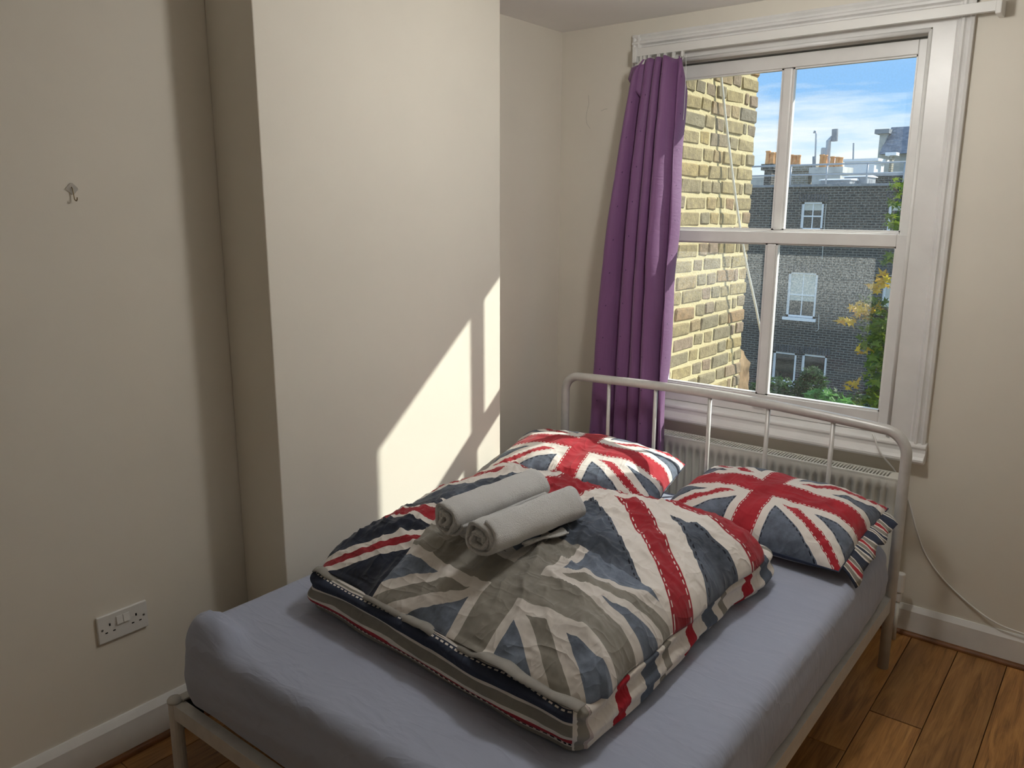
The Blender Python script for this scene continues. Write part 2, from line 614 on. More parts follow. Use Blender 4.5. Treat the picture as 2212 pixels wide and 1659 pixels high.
def glass_mat(name, dust, tint=(0.96, 0.985, 0.975), mask=None):
    a = Mat(name)
    a.t.nodes.remove(a.b)
    tp = a.N('ShaderNodeBsdfTransparent'); tp.inputs[0].default_value = (*tint, 1)
    gl = a.N('ShaderNodeBsdfGlossy'); gl.inputs['Roughness'].default_value = 0.0
    fr = a.N('ShaderNodeFresnel'); fr.inputs[0].default_value = 1.45
    m1 = a.N('ShaderNodeMixShader')
    gb = a.N('ShaderNodeNewGeometry')
    a.set(m1.inputs[0], a.M('MULTIPLY', fr.outputs[0], a.M('SUBTRACT', 1.0, gb.outputs['Backfacing']))); a.t.links.new(tp.outputs[0], m1.inputs[1]); a.t.links.new(gl.outputs[0], m1.inputs[2])
    ds = a.N('ShaderNodeBsdfTranslucent'); ds.inputs[0].default_value = (0.9, 0.92, 0.9, 1)
    m2 = a.N('ShaderNodeMixShader')
    gm = a.N('ShaderNodeNewGeometry')
    co = gm.outputs['Position']
    f = a.ramp(a.noise(co, 170, 3, 0.7), [(0.42, 0.25), (0.66, 1.0)])
    sp = a.N('ShaderNodeSeparateXYZ'); a.t.links.new(co, sp.inputs[0])
    h = a.ramp(a.M('DIVIDE', a.M('SUBTRACT', sp.outputs[2], mask[0]), mask[1] - mask[0], clamp=True), [(0.0, mask[2]), (0.45, mask[2]), (0.75, 1.0)])
    a.set(m2.inputs[0], a.M('MULTIPLY', a.M('MULTIPLY', f, h), dust))
    a.t.links.new(m1.outputs[0], m2.inputs[1]); a.t.links.new(ds.outputs[0], m2.inputs[2])
    a.t.links.new(m2.outputs[0], a.out.inputs[0])
    return a.m


MT['glass_low'] = glass_mat('dusty_lower_glass', 0.12, mask=(0.85, 1.49, 0.15))
MT['glass_up'] = glass_mat('upper_glass', 0.035, mask=(1.2, 1.6, 1.0))

# ---------------------------------------------------------------- exterior materials
a = Mat('london_stock_brick', 0.9, 0.15)
oi = a.N('ShaderNodeObjectInfo')
gm = a.N('ShaderNodeNewGeometry')
base = a.ramp(oi.outputs['Random'], [(0.0, lin(178, 160, 116)), (0.25, lin(170, 154, 118)), (0.45, lin(150, 140, 116)), (0.6, lin(164, 142, 124)),
                                     (0.78, lin(186, 164, 112)), (0.92, lin(138, 130, 116)), (1.0, lin(196, 148, 92))])
n1 = a.noise(gm.outputs['Position'], 26, 5, 0.65)
a.color(a.mix(a.ramp(n1, [(0.35, 0.0), (0.65, 1.0)]), base, a.mix(0.6, base, lin(112, 100, 80))))
a.bump(a.noise(gm.outputs['Position'], 70, 5, 0.7), 0.8, 0.008)
MT['stock'] = a.m
a = Mat('sandy_mortar', 0.95, 0.1)
gm = a.N('ShaderNodeNewGeometry')
a.color(a.mix(a.noise(gm.outputs['Position'], 30, 4), lin(222, 208, 166), lin(204, 188, 146)))
a.bump(a.noise(gm.outputs['Position'], 90, 4, 0.7), 0.8, 0.006)
MT['mortar'] = a.m
MT['rubble'] = plain('weathered_rubble', lin(138, 116, 90), 0.95, 0.1, var=0.45, scale=14, bump=0.6)


def brick_tex(name, c1, c2, mortar, bw=0.225, rh=0.075, axis='xz'):
    a = Mat(name, 0.9, 0.12)
    gm = a.N('ShaderNodeNewGeometry')
    sp = a.N('ShaderNodeSeparateXYZ'); a.t.links.new(gm.outputs['Position'], sp.inputs[0])
    cb = a.N('ShaderNodeCombineXYZ')
    if axis == 'xz': a.t.links.new(sp.outputs[0], cb.inputs[0])
    else: a.t.links.new(a.M('ADD', sp.outputs[0], sp.outputs[1]), cb.inputs[0])
    a.t.links.new(sp.outputs[2], cb.inputs[1])
    bt = a.N('ShaderNodeTexBrick')
    a.t.links.new(cb.outputs[0], bt.inputs['Vector'])
    bt.inputs['Scale'].default_value = 1.0
    bt.inputs['Brick Width'].default_value = bw
    bt.inputs['Row Height'].default_value = rh
    bt.inputs['Mortar Size'].default_value = 0.011
    bt.inputs['Mortar Smooth'].default_value = 0.1
    bt.inputs['Bias'].default_value = 0.0
    bt.inputs['Color1'].default_value = (*c1, 1); bt.inputs['Color2'].default_value = (*c2, 1); bt.inputs['Mortar'].default_value = (*mortar, 1)
    n = a.noise(gm.outputs['Position'], 1.2, 5, 0.65)
    a.color(a.mix(a.ramp(n, [(0.35, 0.0), (0.75, 0.45)]), bt.outputs['Color'], (0.10, 0.085, 0.07)))
    a.bump(a.M('SUBTRACT', 1.0, bt.outputs['Fac']), 0.5, 0.01)
    return a.m


MT['far_brick'] = brick_tex('dark_soot_brick', (0.038, 0.042, 0.047), (0.068, 0.060, 0.054), (0.22, 0.22, 0.20))
MT['stack_brick'] = brick_tex('stack_brick', (0.36, 0.31, 0.22), (0.26, 0.23, 0.18), (0.55, 0.52, 0.45), axis='d')
MT['render'] = plain('pale_render', (0.55, 0.54, 0.50), 0.9, 0.1, var=0.15, scale=3)
MT['roof_light'] = plain('pale_roof_felt', (0.42, 0.43, 0.44), 0.8, 0.2, var=0.15, scale=2)
MT['vent_grey'] = plain('vent_grey_paint', (0.34, 0.35, 0.37), 0.6, 0.3)
MT['lead'] = plain('grey_lead', (0.28, 0.29, 0.31), 0.6, 0.3, var=0.2, scale=4)
MT['terracotta'] = plain('terracotta', lin(226, 164, 108), 0.8, 0.2, var=0.2, scale=8)
MT['galv'] = plain('galvanised_steel', (0.42, 0.44, 0.47), 0.45, 0.5, metal=0.4)
MT['far_white'] = plain('white_window_paint', (0.86, 0.88, 0.90), 0.5, 0.4)
MT['blind'] = plain('cream_blind', (0.62, 0.62, 0.56), 0.8, 0.2)
a = Mat('far_window_glass', 0.04, 0.6)
gm = a.N('ShaderNodeNewGeometry')
a.color((0.02, 0.024, 0.025))
MT['far_glass'] = a.m
a = Mat('slate_roof', 0.7, 0.3)
gm = a.N('ShaderNodeNewGeometry')
a.color(a.ramp(a.noise(a.mapping(gm.outputs['Position'], (3, 3, 9)), 1.2, 4), [(0.35, (0.20, 0.21, 0.25)), (0.65, (0.32, 0.33, 0.38))]))
MT['slate'] = a.m
MT['soil'] = plain('garden_soil', (0.09, 0.10, 0.05), 0.95, 0.1, var=0.4, scale=1.5)
MT['bark'] = plain('bark', (0.10, 0.075, 0.05), 0.9, 0.1, var=0.3, scale=20)


def leaf_mat(name, c1, c2):
    a = Mat(name, 0.5, 0.35)
    oi = a.N('ShaderNodeObjectInfo')
    gm = a.N('ShaderNodeNewGeometry')
    f = a.M('FRACT', a.M('ADD', oi.outputs['Random'], a.noise(gm.outputs['Position'], 5, 2)))
    cc = a.mix(f, c1, c2)
    a.color(cc)
    tr = a.N('ShaderNodeBsdfTranslucent'); a.t.links.new(cc, tr.inputs[0])
    mx = a.N('ShaderNodeMixShader'); mx.inputs[0].default_value = 0.5
    a.t.links.new(a.b.outputs[0], mx.inputs[1]); a.t.links.new(tr.outputs[0], mx.inputs[2])
    a.t.links.new(mx.outputs[0], a.out.inputs[0])
    return a.m


MT['leaf_green'] = leaf_mat('maple_leaf_green', lin(70, 100, 36), lin(136, 150, 48))
MT['leaf_yellow'] = leaf_mat('maple_leaf_yellow', lin(214, 186, 44), lin(240, 180, 50))
MT['leaf_bright'] = leaf_mat('bush_leaf_green', lin(120, 170, 84), lin(80, 132, 56))
MT['leaf_dark'] = leaf_mat('shrub_leaf_dark', lin(44, 70, 40), lin(66, 96, 50))

# =================================================================== THE ROOM
H = 2.41
BX, Y1, Y2 = 0.229, -1.81, -0.733      # chimney breast
XR, YB = 3.10, -4.15


def structure(o):
    o['kind'] = 'structure'
    return o


# floor: sub-floor slab with boards laid along y
flo = structure(MB().box((-0.1, YB - 0.1, -0.08), (XR + 0.1, 0.1, -0.0125)).build('floor', MT['dark']))
PW = 0.16
board_meshes = {}


def board(x0, x1, y0, y1):
    w, l = round(x1 - x0, 4), round(y1 - y0, 4)
    key = (w, l)
    if key not in board_meshes:
        g_ = 0.0012
        mb = MB().box((g_, g_, -0.012), (w - g_, l - g_, -0.001))
        mb.add([(g_ + .001, g_ + .001, 0), (w - g_ - .001, g_ + .001, 0), (w - g_ - .001, l - g_ - .001, 0), (g_ + .001, l - g_ - .001, 0)], [(0, 1, 2, 3)])
        # chamfer between the top face and the sides
        mb.f.remove((4, 5, 6, 7))
        mb.f += [(4, 5, 9, 8), (5, 6, 10, 9), (6, 7, 11, 10), (7, 4, 8, 11)]
        me = mb.mesh('floor_board'); me.materials.append(MT['board'])
        board_meshes[key] = me
    o = bpy.data.objects.new('floor_board', board_meshes[key])
    COL.objects.link(o)
    o.parent = flo
    o.location = (x0, y0, 0)


k0 = -int(1.717 / PW) - 1
x = 1.717 + k0 * PW
row = 0
while x < XR:
    xa, xb = max(x, 0.0), min(x + PW, XR)
    if xb - xa > 0.01:
        if abs(x - 1.717) < 0.01:
            cuts = [-0.625, -1.89, -3.15]
        elif abs(x - 1.717 - PW) < 0.01:
            cuts = [-1.35, -2.6, -3.9]
        else:
            o0 = -R.uniform(0.85, 1.25)
            cuts = [o0, o0 - 1.26, o0 - 2.52]
        ys = [0.0] + [c for c in cuts if c > YB + 0.05] + [YB]
        for ya, yb in zip(ys[1:], ys[:-1]):
            gap = 0.0028 if abs(ya + 0.625) < 1e-6 else 0
            board(xa, xb, ya + gap, yb)
    x += PW
    row += 1

ceil = structure(MB().box((-0.1, YB - 0.1, H), (XR + 0.1, 0.3, H + 0.1)).build('ceiling', MT['ceiling']))
structure(MB().box((-0.12, YB - 0.1, -0.08), (0.0, 0.0, H)).build('wall_left', MT['wall']))
mb = MB().box((0.0, Y1, 0.0), (BX, Y2, H))
structure(mb.build('wall_chimney_breast', MT['wall'], bevel=0.004))
structure(MB().box((XR, YB - 0.1, -0.08), (XR + 0.12, 0.0, H)).build('wall_right', MT['wall']))
structure(MB().box((-0.1, YB - 0.12, -0.08), (XR + 0.1, YB, H)).build('wall_back', MT['wall']))
# window wall with its opening: inner skin, outer skin with the wider masonry reveal
mb = MB()
wall_cells(mb, -0.12, XR + 0.12, -0.08, H, [(0.505, 1.560, 0.70, 2.24)], lambda a_, b_, c_, d_: mb.box((a_, 0.0, c_), (b_, 0.115, d_)))
wwin = structure(mb.build('wall_window', MT['wall']))
mb = MB()
wall_cells(mb, -0.12, XR + 0.12, -3.0, 3.6, [(0.300, 1.662, 0.70, 2.218)], lambda a_, b_, c_, d_: mb.box((a_, 0.1152, c_), (b_, 0.30, d_)))
structure(mb.build('wall_outer_brickwork', brick_tex('house_brick', (0.40, 0.33, 0.2), (0.3, 0.25, 0.17), (0.5, 0.46, 0.36))))

# hairline cracks in the plaster left of the curtain
cr = MB()
for pts in ([(1271, 205), (1272, 225), (1268, 240), (1266, 255), (1268, 268), (1275, 278)], [(1298, 240), (1306, 236), (1312, 235)]):
    cr.tube([at(px, py, -0.0003) for px, py in pts], 0.0006, 5)
cr.build('plaster_crack', plain('crack_shadow', (0.42, 0.39, 0.34), 0.9, 0.1), wwin)


# baseboards
def skirting(name, path_fn, h, mat=MT['gloss']):
    prof = [(0, 0.0), (0.018, 0.0), (0.018, h - 0.016), (0.011, h - 0.004), (0.0, h)]
    return prof


hl = 0.130
mb = MB().prism([(0.0, 0.0), (0.019, 0.0), (0.019, hl - 0.022), (0.010, hl - 0.006), (0.006, hl), (0.0, hl)], 1, YB, Y1)
structure(mb.build('baseboard_left', MT['gloss']))
hw = 0.119
mb = MB().prism([(0.0, 0.0), (-0.018, 0.0), (-0.018, hw - 0.02), (-0.006, hw), (0.0, hw)], 0, 0.0, XR)
structure(mb.build('baseboard_window', MT['gloss']))
mb = MB().prism([(BX, 0.0), (BX + 0.019, 0.0), (BX + 0.019, hl - 0.02), (BX + 0.006, hl), (BX, hl)], 1, Y1, Y2)
structure(mb.build('baseboard_chimney_breast', MT['gloss']))
mb = MB().prism([(Y1, 0.0), (Y1 - 0.019, 0.0), (Y1 - 0.019, hl - 0.02), (Y1 - 0.006, hl), (Y1, hl)], 0, 0.019, BX)
structure(mb.build('baseboard_alcove', MT['gloss']))


def quad_prof(c, sx, r, n=6):
    return [(c, 0.0005)] + [(c + sx * r * math.cos(math.pi / 2 * i / n), 0.0005 + r * math.sin(math.pi / 2 * i / n)) for i in range(n + 1)]


structure(MB().prism(quad_prof(-0.0185, -1, 0.016), 0, 0.0, XR).build('trim_1', MT['beading'], smooth=False))
structure(MB().prism(quad_prof(0.0195, 1, 0.016), 1, YB, Y1 - 0.02).build('trim_2', MT['beading']))

# ------------------------------------------------------------------ the window
win = thing('window_1', 'white painted wooden sash window with four panes', None, (1.032, 0.0, 0.70), kind='structure')
G = MT['gloss']


def arch_prof(o_, i_):
    """architrave section between outer edge o_ and inner edge i_ : list of (pos, y)"""
    L = i_ - o_
    return [(o_, 0.0), (o_, -0.022), (o_ + 0.16 * L, -0.026), (o_ + 0.30 * L, -0.018), (o_ + 0.42 * L, -0.020), (o_ + 0.52 * L, -0.028), (o_ + 0.66 * L, -0.026),
            (o_ + 0.76 * L, -0.014), (o_ + 0.88 * L, -0.016), (i_, -0.010), (i_, 0.0)]


for (o_, i_) in ((1.684, 1.628), (0.382, 0.437)):
    mb = MB().prism(arch_prof(o_, i_), 2, 0.735, 2.345)
    mb.build('architrave', G, win)
# head architrave
pr = [(y_, z_) for (z_, y_) in arch_prof(2.348, 2.290)]
MB().prism(pr, 0, 0.382, 1.684).build('architrave', G, win)
# flat boards between the architrave and the sash, and the beads
MB().box((1.556, -0.008, 0.735), (1.628, 0.0, 2.29)).build('lining_board', G, win)
MB().box((0.437, -0.008, 0.735), (0.509, 0.0, 2.29)).build('lining_board', G, win)
MB().box((0.509, -0.008, 2.236), (1.556, 0.0, 2.29)).build('lining_board', G, win)
mb = MB()
for xx in (1.550, 0.515):
    mb.tube([(xx, -0.006, 0.775), (xx, -0.006, 2.23)], 0.0075, 8)
mb.tube([(0.515, -0.006, 2.228), (1.550, -0.006, 2.228)], 0.0085, 8)
mb.build('staff_bead', G, win, smooth=True)
# box frame (outer lining) on the masonry side
mb = MB()
mb.box((0.497, 0.0, 0.70), (0.5055, 0.115, 2.24)); mb.box((1.5485, 0.012, 0.735), (1.560, 0.115, 2.232))
mb.box((0.5055, 0.012, 0.735), (0.509, 0.115, 2.232))
mb.box((0.509, 0.060, 2.2235), (1.5485, 0.115, 2.238))
mb.box((0.500, 0.1155, 0.735), (0.540, 0.150, 2.218)); mb.box((1.512, 0.1155, 0.735), (1.662, 0.135, 2.218))
mb.box((0.540, 0.1155, 2.170), (1.512, 0.135, 2.218))
mb.build('box_frame', G, win)
# outer stone sill
MB().prism([(0.1155, 0.70), (0.1155, 0.775), (0.36, 0.735), (0.36, 0.68), (0.30, 0.68), (0.30, 0.70)], 0, 0.506, 1.66).build('outer_sill', MT['render'], win)
# inner sill board with its moulded nosing
prof = [(0.10, 0.735), (0.10, 0.772), (0.018, 0.776), (-0.022, 0.770), (-0.032, 0.764), (-0.034, 0.756), (-0.028, 0.748), (-0.028, 0.735),
        (-0.036, 0.731), (-0.046, 0.724), (-0.052, 0.714), (-0.052, 0.706), (-0.046, 0.698), (-0.034, 0.695), (0.0, 0.694), (0.0, 0.735)]
MB().prism(prof, 0, 0.378, 1.690).build('window_sill', G, win, bevel=0.002)


def sash(name, y0, y1, xl, xr, zb, zt, gx0, gx1, gz0, gz1, glassmat, tiltgap=0.0):
    s = MB()
    s.box((xl, y0, zb), (gx0, y1, zt)); s.box((gx1, y0, zb), (xr, y1, zt))
    s.box((gx0, y0, gz1), (gx1, y1, zt)); s.box((gx0, y0, zb), (gx1, y1, gz0))
    so = s.build(name, G, win, bevel=0.003)
    ym = (y0 + y1) / 2
    bar = MB().box((1.012, y0 + 0.004, gz0), (1.052, y1 - 0.004, gz1)).build('glazing_bar', G, so, bevel=0.008, seg=2)
    # putty / moulding fillets round each light
    f = MB()
    for (a_, b_) in ((gx0, 1.012), (1.052, gx1)):
        for (x0, x1, z0, z1) in ((a_, a_ + 0.006, gz0, gz1), (b_ - 0.006, b_, gz0, gz1), (a_, b_, gz0, gz0 + 0.006), (a_, b_, gz1 - 0.006, gz1)):
            f.box((x0, y0 + 0.010, z0), (x1, y1 - 0.006, z1))
    f.build('glazing_bead', G, so)
    for (a_, b_) in ((gx0, 1.012), (1.052, gx1)):
        MB().box((a_ + 0.003, ym - 0.0005, gz0 + 0.003), (b_ - 0.003, ym + 0.0005, gz1 - 0.003)).build('pane', glassmat, so)
    return so


up = sash('upper_sash', 0.068, 0.106, 0.512, 1.546, 1.496, 2.216, 0.565, 1.500, 1.540, 2.166, MT['glass_up'])
lo = sash('lower_sash', 0.020, 0.060, 0.512, 1.547, 0.777, 1.534, 0.565, 1.503, 0.858, 1.488, MT['glass_low'])
# sash lift on the bottom rail
MB().box((1.00, 0.008, 0.806), (1.06, 0.020, 0.818)).build('sash_lift', MT['chrome'], lo, bevel=0.003)

# =================================================================== RADIATOR
rad = thing('radiator', 'white convector radiator with fluted front under the window', 'radiator', (1.03, -0.09, 0.0))
RX0, RX1, RZ0, RZ1, RY = 0.45, 1.628, 0.15, 0.648, -0.13
pitch = 0.0333
xs = np.linspace(RX0 + 0.004, RX1 - 0.004, 320)
zs = [RZ0, RZ0 + 0.006, RZ0 + 0.035, RZ0 + 0.05] + list(np.linspace(RZ0 + 0.08, RZ1 - 0.07, 6)) + [RZ1 - 0.050, RZ1 - 0.035, RZ1 - 0.006, RZ1]
V = []
for z in zs:
    fz = min(1, max(0, (z - RZ0 - 0.032) / 0.02)) * min(1, max(0, (RZ1 - 0.033 - z) / 0.02))
    rowv = []
    for x in xs:
        ed = min(1, max(0, (x - RX0 - 0.03) / 0.01)) * min(1, max(0, (RX1 - 0.03 - x) / 0.01))
        t = ((x - RX0 - 0.03) / pitch) % 1.0
        g_ = 0.5 - 0.5 * math.cos(2 * math.pi * t)
        g_ = min(1, max(0, (g_ - 0.25) / 0.5))
        edge = 0.004 if (z <= RZ0 or z >= RZ1 or x <= xs[0] or x >= xs[-1]) else 0
        rowv.append((x, RY + 0.015 * g_ * fz * ed + edge, z))
    V.append(rowv)
grid_mesh(V).build('front_panel', MT['radiator'], rad, smooth=True)
MB().box((RX0 + 0.004, -0.112, RZ0 + 0.004), (RX1 - 0.004, -0.106, RZ1 - 0.04)).box((RX0 + 0.01, -0.060, RZ0), (RX1 - 0.01, -0.045, RZ1 - 0.006)).build('inner_panel', MT['radiator'], rad)
for x0 in (RX0, RX1 - 0.004):
    mb = MB().box((x0, -0.128, RZ0 + 0.01), (x0 + 0.004, -0.045, RZ1))
    mb.build('side_cover', MT['radiator'], rad)
fr = MB()
fr.box((RX0, -0.1305, RZ1 - 0.004), (RX1, -0.115, RZ1 + 0.003)); fr.box((RX0, -0.052, RZ1 - 0.004), (RX1, -0.042, RZ1 + 0.003))
fr.box((RX0, -0.115, RZ1 - 0.004), (RX0 + 0.035, -0.052, RZ1 + 0.003)); fr.box((RX1 - 0.035, -0.115, RZ1 - 0.004), (RX1, -0.052, RZ1 + 0.003))
fr.build('grille_frame', MT['radiator'], rad)
gr = MB()
xx = RX0 + 0.04
while xx < RX1 - 0.04:
    gr.box((xx, -0.115, RZ1 - 0.012), (xx + 0.0052, -0.052, RZ1 + 0.002))
    xx += 0.0122
tag(gr.build('grille_slats', MT['radiator'], rad), kind='stuff')
MB().box((RX0 + 0.01, -0.114, RZ1 - 0.030), (RX1 - 0.01, -0.053, RZ1 - 0.026)).build('slot_shade_plate', MT['dark'], rad)  # dark sheet below the slats, painted in for the shade in the slots
vb = MB()
vb.tube([(1.632, -0.088, 0.175), (1.665, -0.088, 0.175)], 0.010, 10)
vb.tube([(1.665, -0.088, 0.16), (1.665, -0.088, 0.20)], 0.012, 12)
vb.tube([(1.665, -0.088, 0.20), (1.665, -0.088, 0.275)], 0.017, 14)
vb.build('valve', MT['plastic'], rad, smooth=False, bevel=0.003)
MB().tube([(1.665, -0.088, 0.0), (1.665, -0.088, 0.16)], 0.0075, 10).build('pipe', MT['radiator'], rad, smooth=True)
MB().box((1.632, -0.1, 0.30), (1.640, -0.075, 0.345)).build('bleed_bracket', MT['brass'], rad)

# =================================================================== CURTAIN RAIL AND CURTAIN
rail = thing('curtain_rail', 'white plastic curtain track fixed across the window head', 'curtain rail', (1.09, -0.05, 2.25))
mb = MB().prism([(-0.078, 2.250), (-0.078, 2.281), (-0.072, 2.283), (-0.058, 2.283), (-0.058, 2.276), (-0.070, 2.276), (-0.070, 2.256), (-0.058, 2.256), (-0.058, 2.250)], 0, 0.437, 1.750)
mb.build('track', MT['plastic'], rail)
for xx in (0.62, 1.00, 1.40, 1.66):
    MB().box((xx, -0.058, 2.262), (xx + 0.022, -0.026 if xx < 1.62 else 0.0, 2.280)).build('bracket', MT['plastic'], rail, bevel=0.002)
MB().box((0.418, -0.084, 2.225), (0.437, -0.022, 2.288)).build('end_cap', MT['plastic'], rail, bevel=0.003)
MB().box((1.750, -0.084, 2.240), (1.768, 0.0, 2.290)).build('end_cap', MT['plastic'], rail, bevel=0.003)
for xx in (0.450, 0.466, 0.488, 0.530, 0.562, 0.600, 0.640):
    g_ = MB().box((xx, -0.075, 2.230), (xx + 0.010, -0.063, 2.252))
    g_.tube([(xx + 0.005 + 0.006 * math.cos(t), -0.078, 2.222 + 0.008 * math.sin(t)) for t in np.linspace(0, 2 * math.pi, 10)[:-1]], 0.0016, 5, closed=True)
    g_.build('glider', MT['plastic'], rail)
cordp = [(0.668, -0.085, 2.232), (0.672, -0.088, 2.18), (0.673, -0.088, 2.08), (0.671, -0.088, 1.98)]
MB().tube(cordp, 0.0010, 5).build('draw_cord', MT['plastic'], rail)
MB().tube([(0.428, -0.07, 2.23), (0.427, -0.065, 1.95), (0.425, -0.06, 1.80)], 0.0010, 5).build('draw_cord', MT['plastic'], rail)

cur = thing('curtain', 'purple taffeta curtain gathered at the left of the window', 'curtain', (0.52, -0.12, 0.36))
NU, NV = 220, 90
ztop, zbot = 2.222, 0.36
fold_phase = [0.0, 0.8, 0.3, 1.1, 0.5]
V = []
for j in range(NV + 1):
    v = j / NV
    rowv = []
    for i in range(NU + 1):
        u = i / NU
        # heading: the left end has slipped off its gliders and droops
        dr = 0.0
        if u < 0.20:
            dr = 0.075 * (1 - u / 0.20) ** 0.7 * (1 if u > 0.06 else u / 0.06 * 0.6 + 0.4)
        zt = ztop - dr * (1.0 if u < 0.2 else 0) + 0.006 * math.sin(u * 37)
        z = zt + (zbot - zt) * v
        dep = v ** 0.9
        xl = 0.440 + (0.300 - 0.440) * (dep ** 0.85) - 0.028 * math.sin(min(1, v * 1.2) * math.pi) * 0.5
        xrr = 0.672 + 0.010 * math.sin(v * 3) + 0.100 * (dep ** 2.4)
        nf = 5.0
        ph = 2 * math.pi * (nf * (u + 0.035 * math.sin(2 * math.pi * u * 1.3 + 2.0) + 0.02 * math.sin(3 * v + u * 5)))
        amp = 0.026 + 0.022 * min(1, v * 2.5)
        amp *= (0.75 + 0.35 * math.sin(u * 9 + 1.0))
        sh = 0.010 * math.sin(ph + 0.9) * (0.6 + v)
        w = math.sin(ph)
        w = math.copysign(abs(w) ** 0.75, w)
        yb_ = -0.120 - 0.085 * min(1.0, v * 1.15)
        x = xl + (xrr - xl) * u + sh
        y = yb_ + amp * w + 0.004 * fbm(u * 6, v * 10, 3.1)
        if u <= 0.90: last = (x, y)
        else:
            t_ = (u - 0.90) / 0.10
            ret = 0.065 * min(1.0, max(0.0, (z - 0.74) / 0.2)) * min(1.0, max(0.0, (2.21 - z) / 0.12))
            x = last[0] + 0.012 * math.sin(t_ * 1.6) + 0.004 * math.sin(v * 23)
            y = last[1] - 0.006 * math.sin(t_ * math.pi) + ret * t_
        rowv.append((x, y, z))
    V.append(rowv)
co_ = grid_mesh(V).build('drape', MT['curtain'], cur, smooth=True, fixn=False)
set_uv(co_, 'cloth', lambda i, c: ((i % (NU + 1)) / NU, (i // (NU + 1)) / NV))
sm = co_.modifiers.new('thickness', 'SOLIDIFY'); sm.thickness = 0.0025; sm.offset = 0
# slipped corner of the heading, its pale lining turned out
V = []
for j in range(10):
    v = j / 9
    V.append([(0.440 + 0.062 * (i / 11) - 0.012 * v, -0.118 - 0.012 * math.sin(i / 11 * 3.0) - 0.006 * v, 2.200 + 0.008 * (i / 11) - 0.13 * v * (0.35 + 0.65 * i / 11)) for i in range(12)])
ho = grid_mesh(V).build('slipped_heading', MT['curtain'], cur, smooth=True)
set_uv(ho, 'cloth', lambda i, c: (0.03 + (i % 12) / 90, (i // 12) / 200))
sm = ho.modifiers.new('thickness', 'SOLIDIFY'); sm.thickness = 0.003
V = []
for j in range(6):
    v = j / 5
    V.append([(0.442 + 0.055 * (i / 9), -0.119 + 0.010 * v - 0.010 * math.sin(i / 9 * 3.0), 2.199 + 0.010 * (i / 9) + 0.016 * v * (0.3 + i / 9)) for i in range(10)])
lo_ = grid_mesh(V).build('heading_lining', MT['lining'], cur, smooth=True)
sm = lo_.modifiers.new('thickness', 'SOLIDIFY'); sm.thickness = 0.002

# =================================================================== BED FRAME
XL_, XRB, YH, YF = 0.272, 1.684, -0.322, -2.230
bed = thing('bed_frame', 'silver grey metal double bed frame with arched spindle headboard', 'bed frame', (0.978, -1.27, 0.0))
MM = MT['metal']
PR = 0.0185


def arc(c, r, a0, a1, n):
    return [(c[0] + r * math.cos(math.radians(a0 + (a1 - a0) * i / n)), c[1] + r * math.sin(math.radians(a0 + (a1 - a0) * i / n))) for i in range(n + 1)]


def rail_z(x):
    t = (x - XL_) / (XRB - XL_)
    return 0.898 + 0.026 * math.sin(math.pi * min(1, max(0, t))) - 0.022 * t


pts = [(XL_, YH, 0.0), (XL_, YH, 0.4), (XL_, YH, rail_z(XL_) - 0.075)]
for (px_, pz_) in arc((XL_ + 0.07, rail_z(XL_ + 0.07) - 0.07), 0.07, 180, 95, 8): pts.append((px_, YH, pz_))
for xx in np.linspace(XL_ + 0.10, XRB - 0.12, 24): pts.append((xx, YH, rail_z(xx)))
for (px_, pz_) in arc((XRB - 0.085, rail_z(XRB - 0.085) - 0.085), 0.085, 78, 0, 9): pts.append((px_, YH, pz_))
pts += [(XRB, YH, 0.4), (XRB, YH, 0.0)]
hb = MB().tube(pts, PR, 16).build('headboard_tube', MM, bed, smooth=True)
for xx in (0.497, 0.721, 0.960, 1.195, 1.434):
    MB().tube([(xx, YH, 0.30), (xx, YH, rail_z(xx) - 0.012)], 0.0082, 10).build('spindle', MM, bed, smooth=True)
MB().box((XL_, YH - 0.012, 0.275), (XRB, YH + 0.012, 0.305)).build('headboard_rail', MM, bed)
for xx in (XL_, XRB):
    MB().tube([(xx, YF, 0.0), (xx, YF, 0.270), (xx, YF, 0.276)], [PR, PR, PR], 16).build('leg', MM, bed, smooth=False, bevel=0.002)
    cp = MB().lathe([(0.0205, 0.0), (0.0205, 0.006), (0.016, 0.012), (0.004, 0.0145)], (xx, YF, 0.272), 20)
    cp.build('leg_cap', MM, bed, smooth=True)
    sgn = -1 if xx < 1 else 1
    # side rails: angle section, upright outer web and inward ledge
    mb = MB().prism([(xx + sgn * 0.006, 0.225), (xx + sgn * 0.006, 0.281), (xx - sgn * 0.024, 0.281), (xx - sgn * 0.024, 0.277), (xx + sgn * 0.002, 0.277), (xx + sgn * 0.002, 0.225)], 1, YF + 0.012, YH - 0.012)
    mb.build('side_rail', MM, bed)
mb = MB().prism([(YF - 0.012, 0.226), (YF - 0.012, 0.272), (YF + 0.020, 0.272), (YF + 0.020, 0.268), (YF - 0.008, 0.268), (YF - 0.008, 0.226)], 0, XL_ + 0.012, XRB - 0.012)
mb.build('foot_rail', MM, bed)
MB().box((XL_ + 0.015, YF + 0.004, 0.226), (XL_ + 0.06, YF + 0.05, 0.266)).build('corner_plate', MT['dark'], bed)
for zz in (0.250, 0.228):
    MB().tube([(XL_ - 0.0215, YF - 0.004, zz), (XL_ - 0.017, YF - 0.003, zz)], 0.0062, 10).build('bolt', MT['chrome'], bed, smooth=False)
# sprung slats carried by the rails
for k in range(9):
    yy = YF + 0.14 + k * 0.205
    MB().box((XL_ + 0.05, yy, 0.2770), (XRB - 0.05, yy + 0.06, 0.2838)).build('slat', MT['beading'], bed)


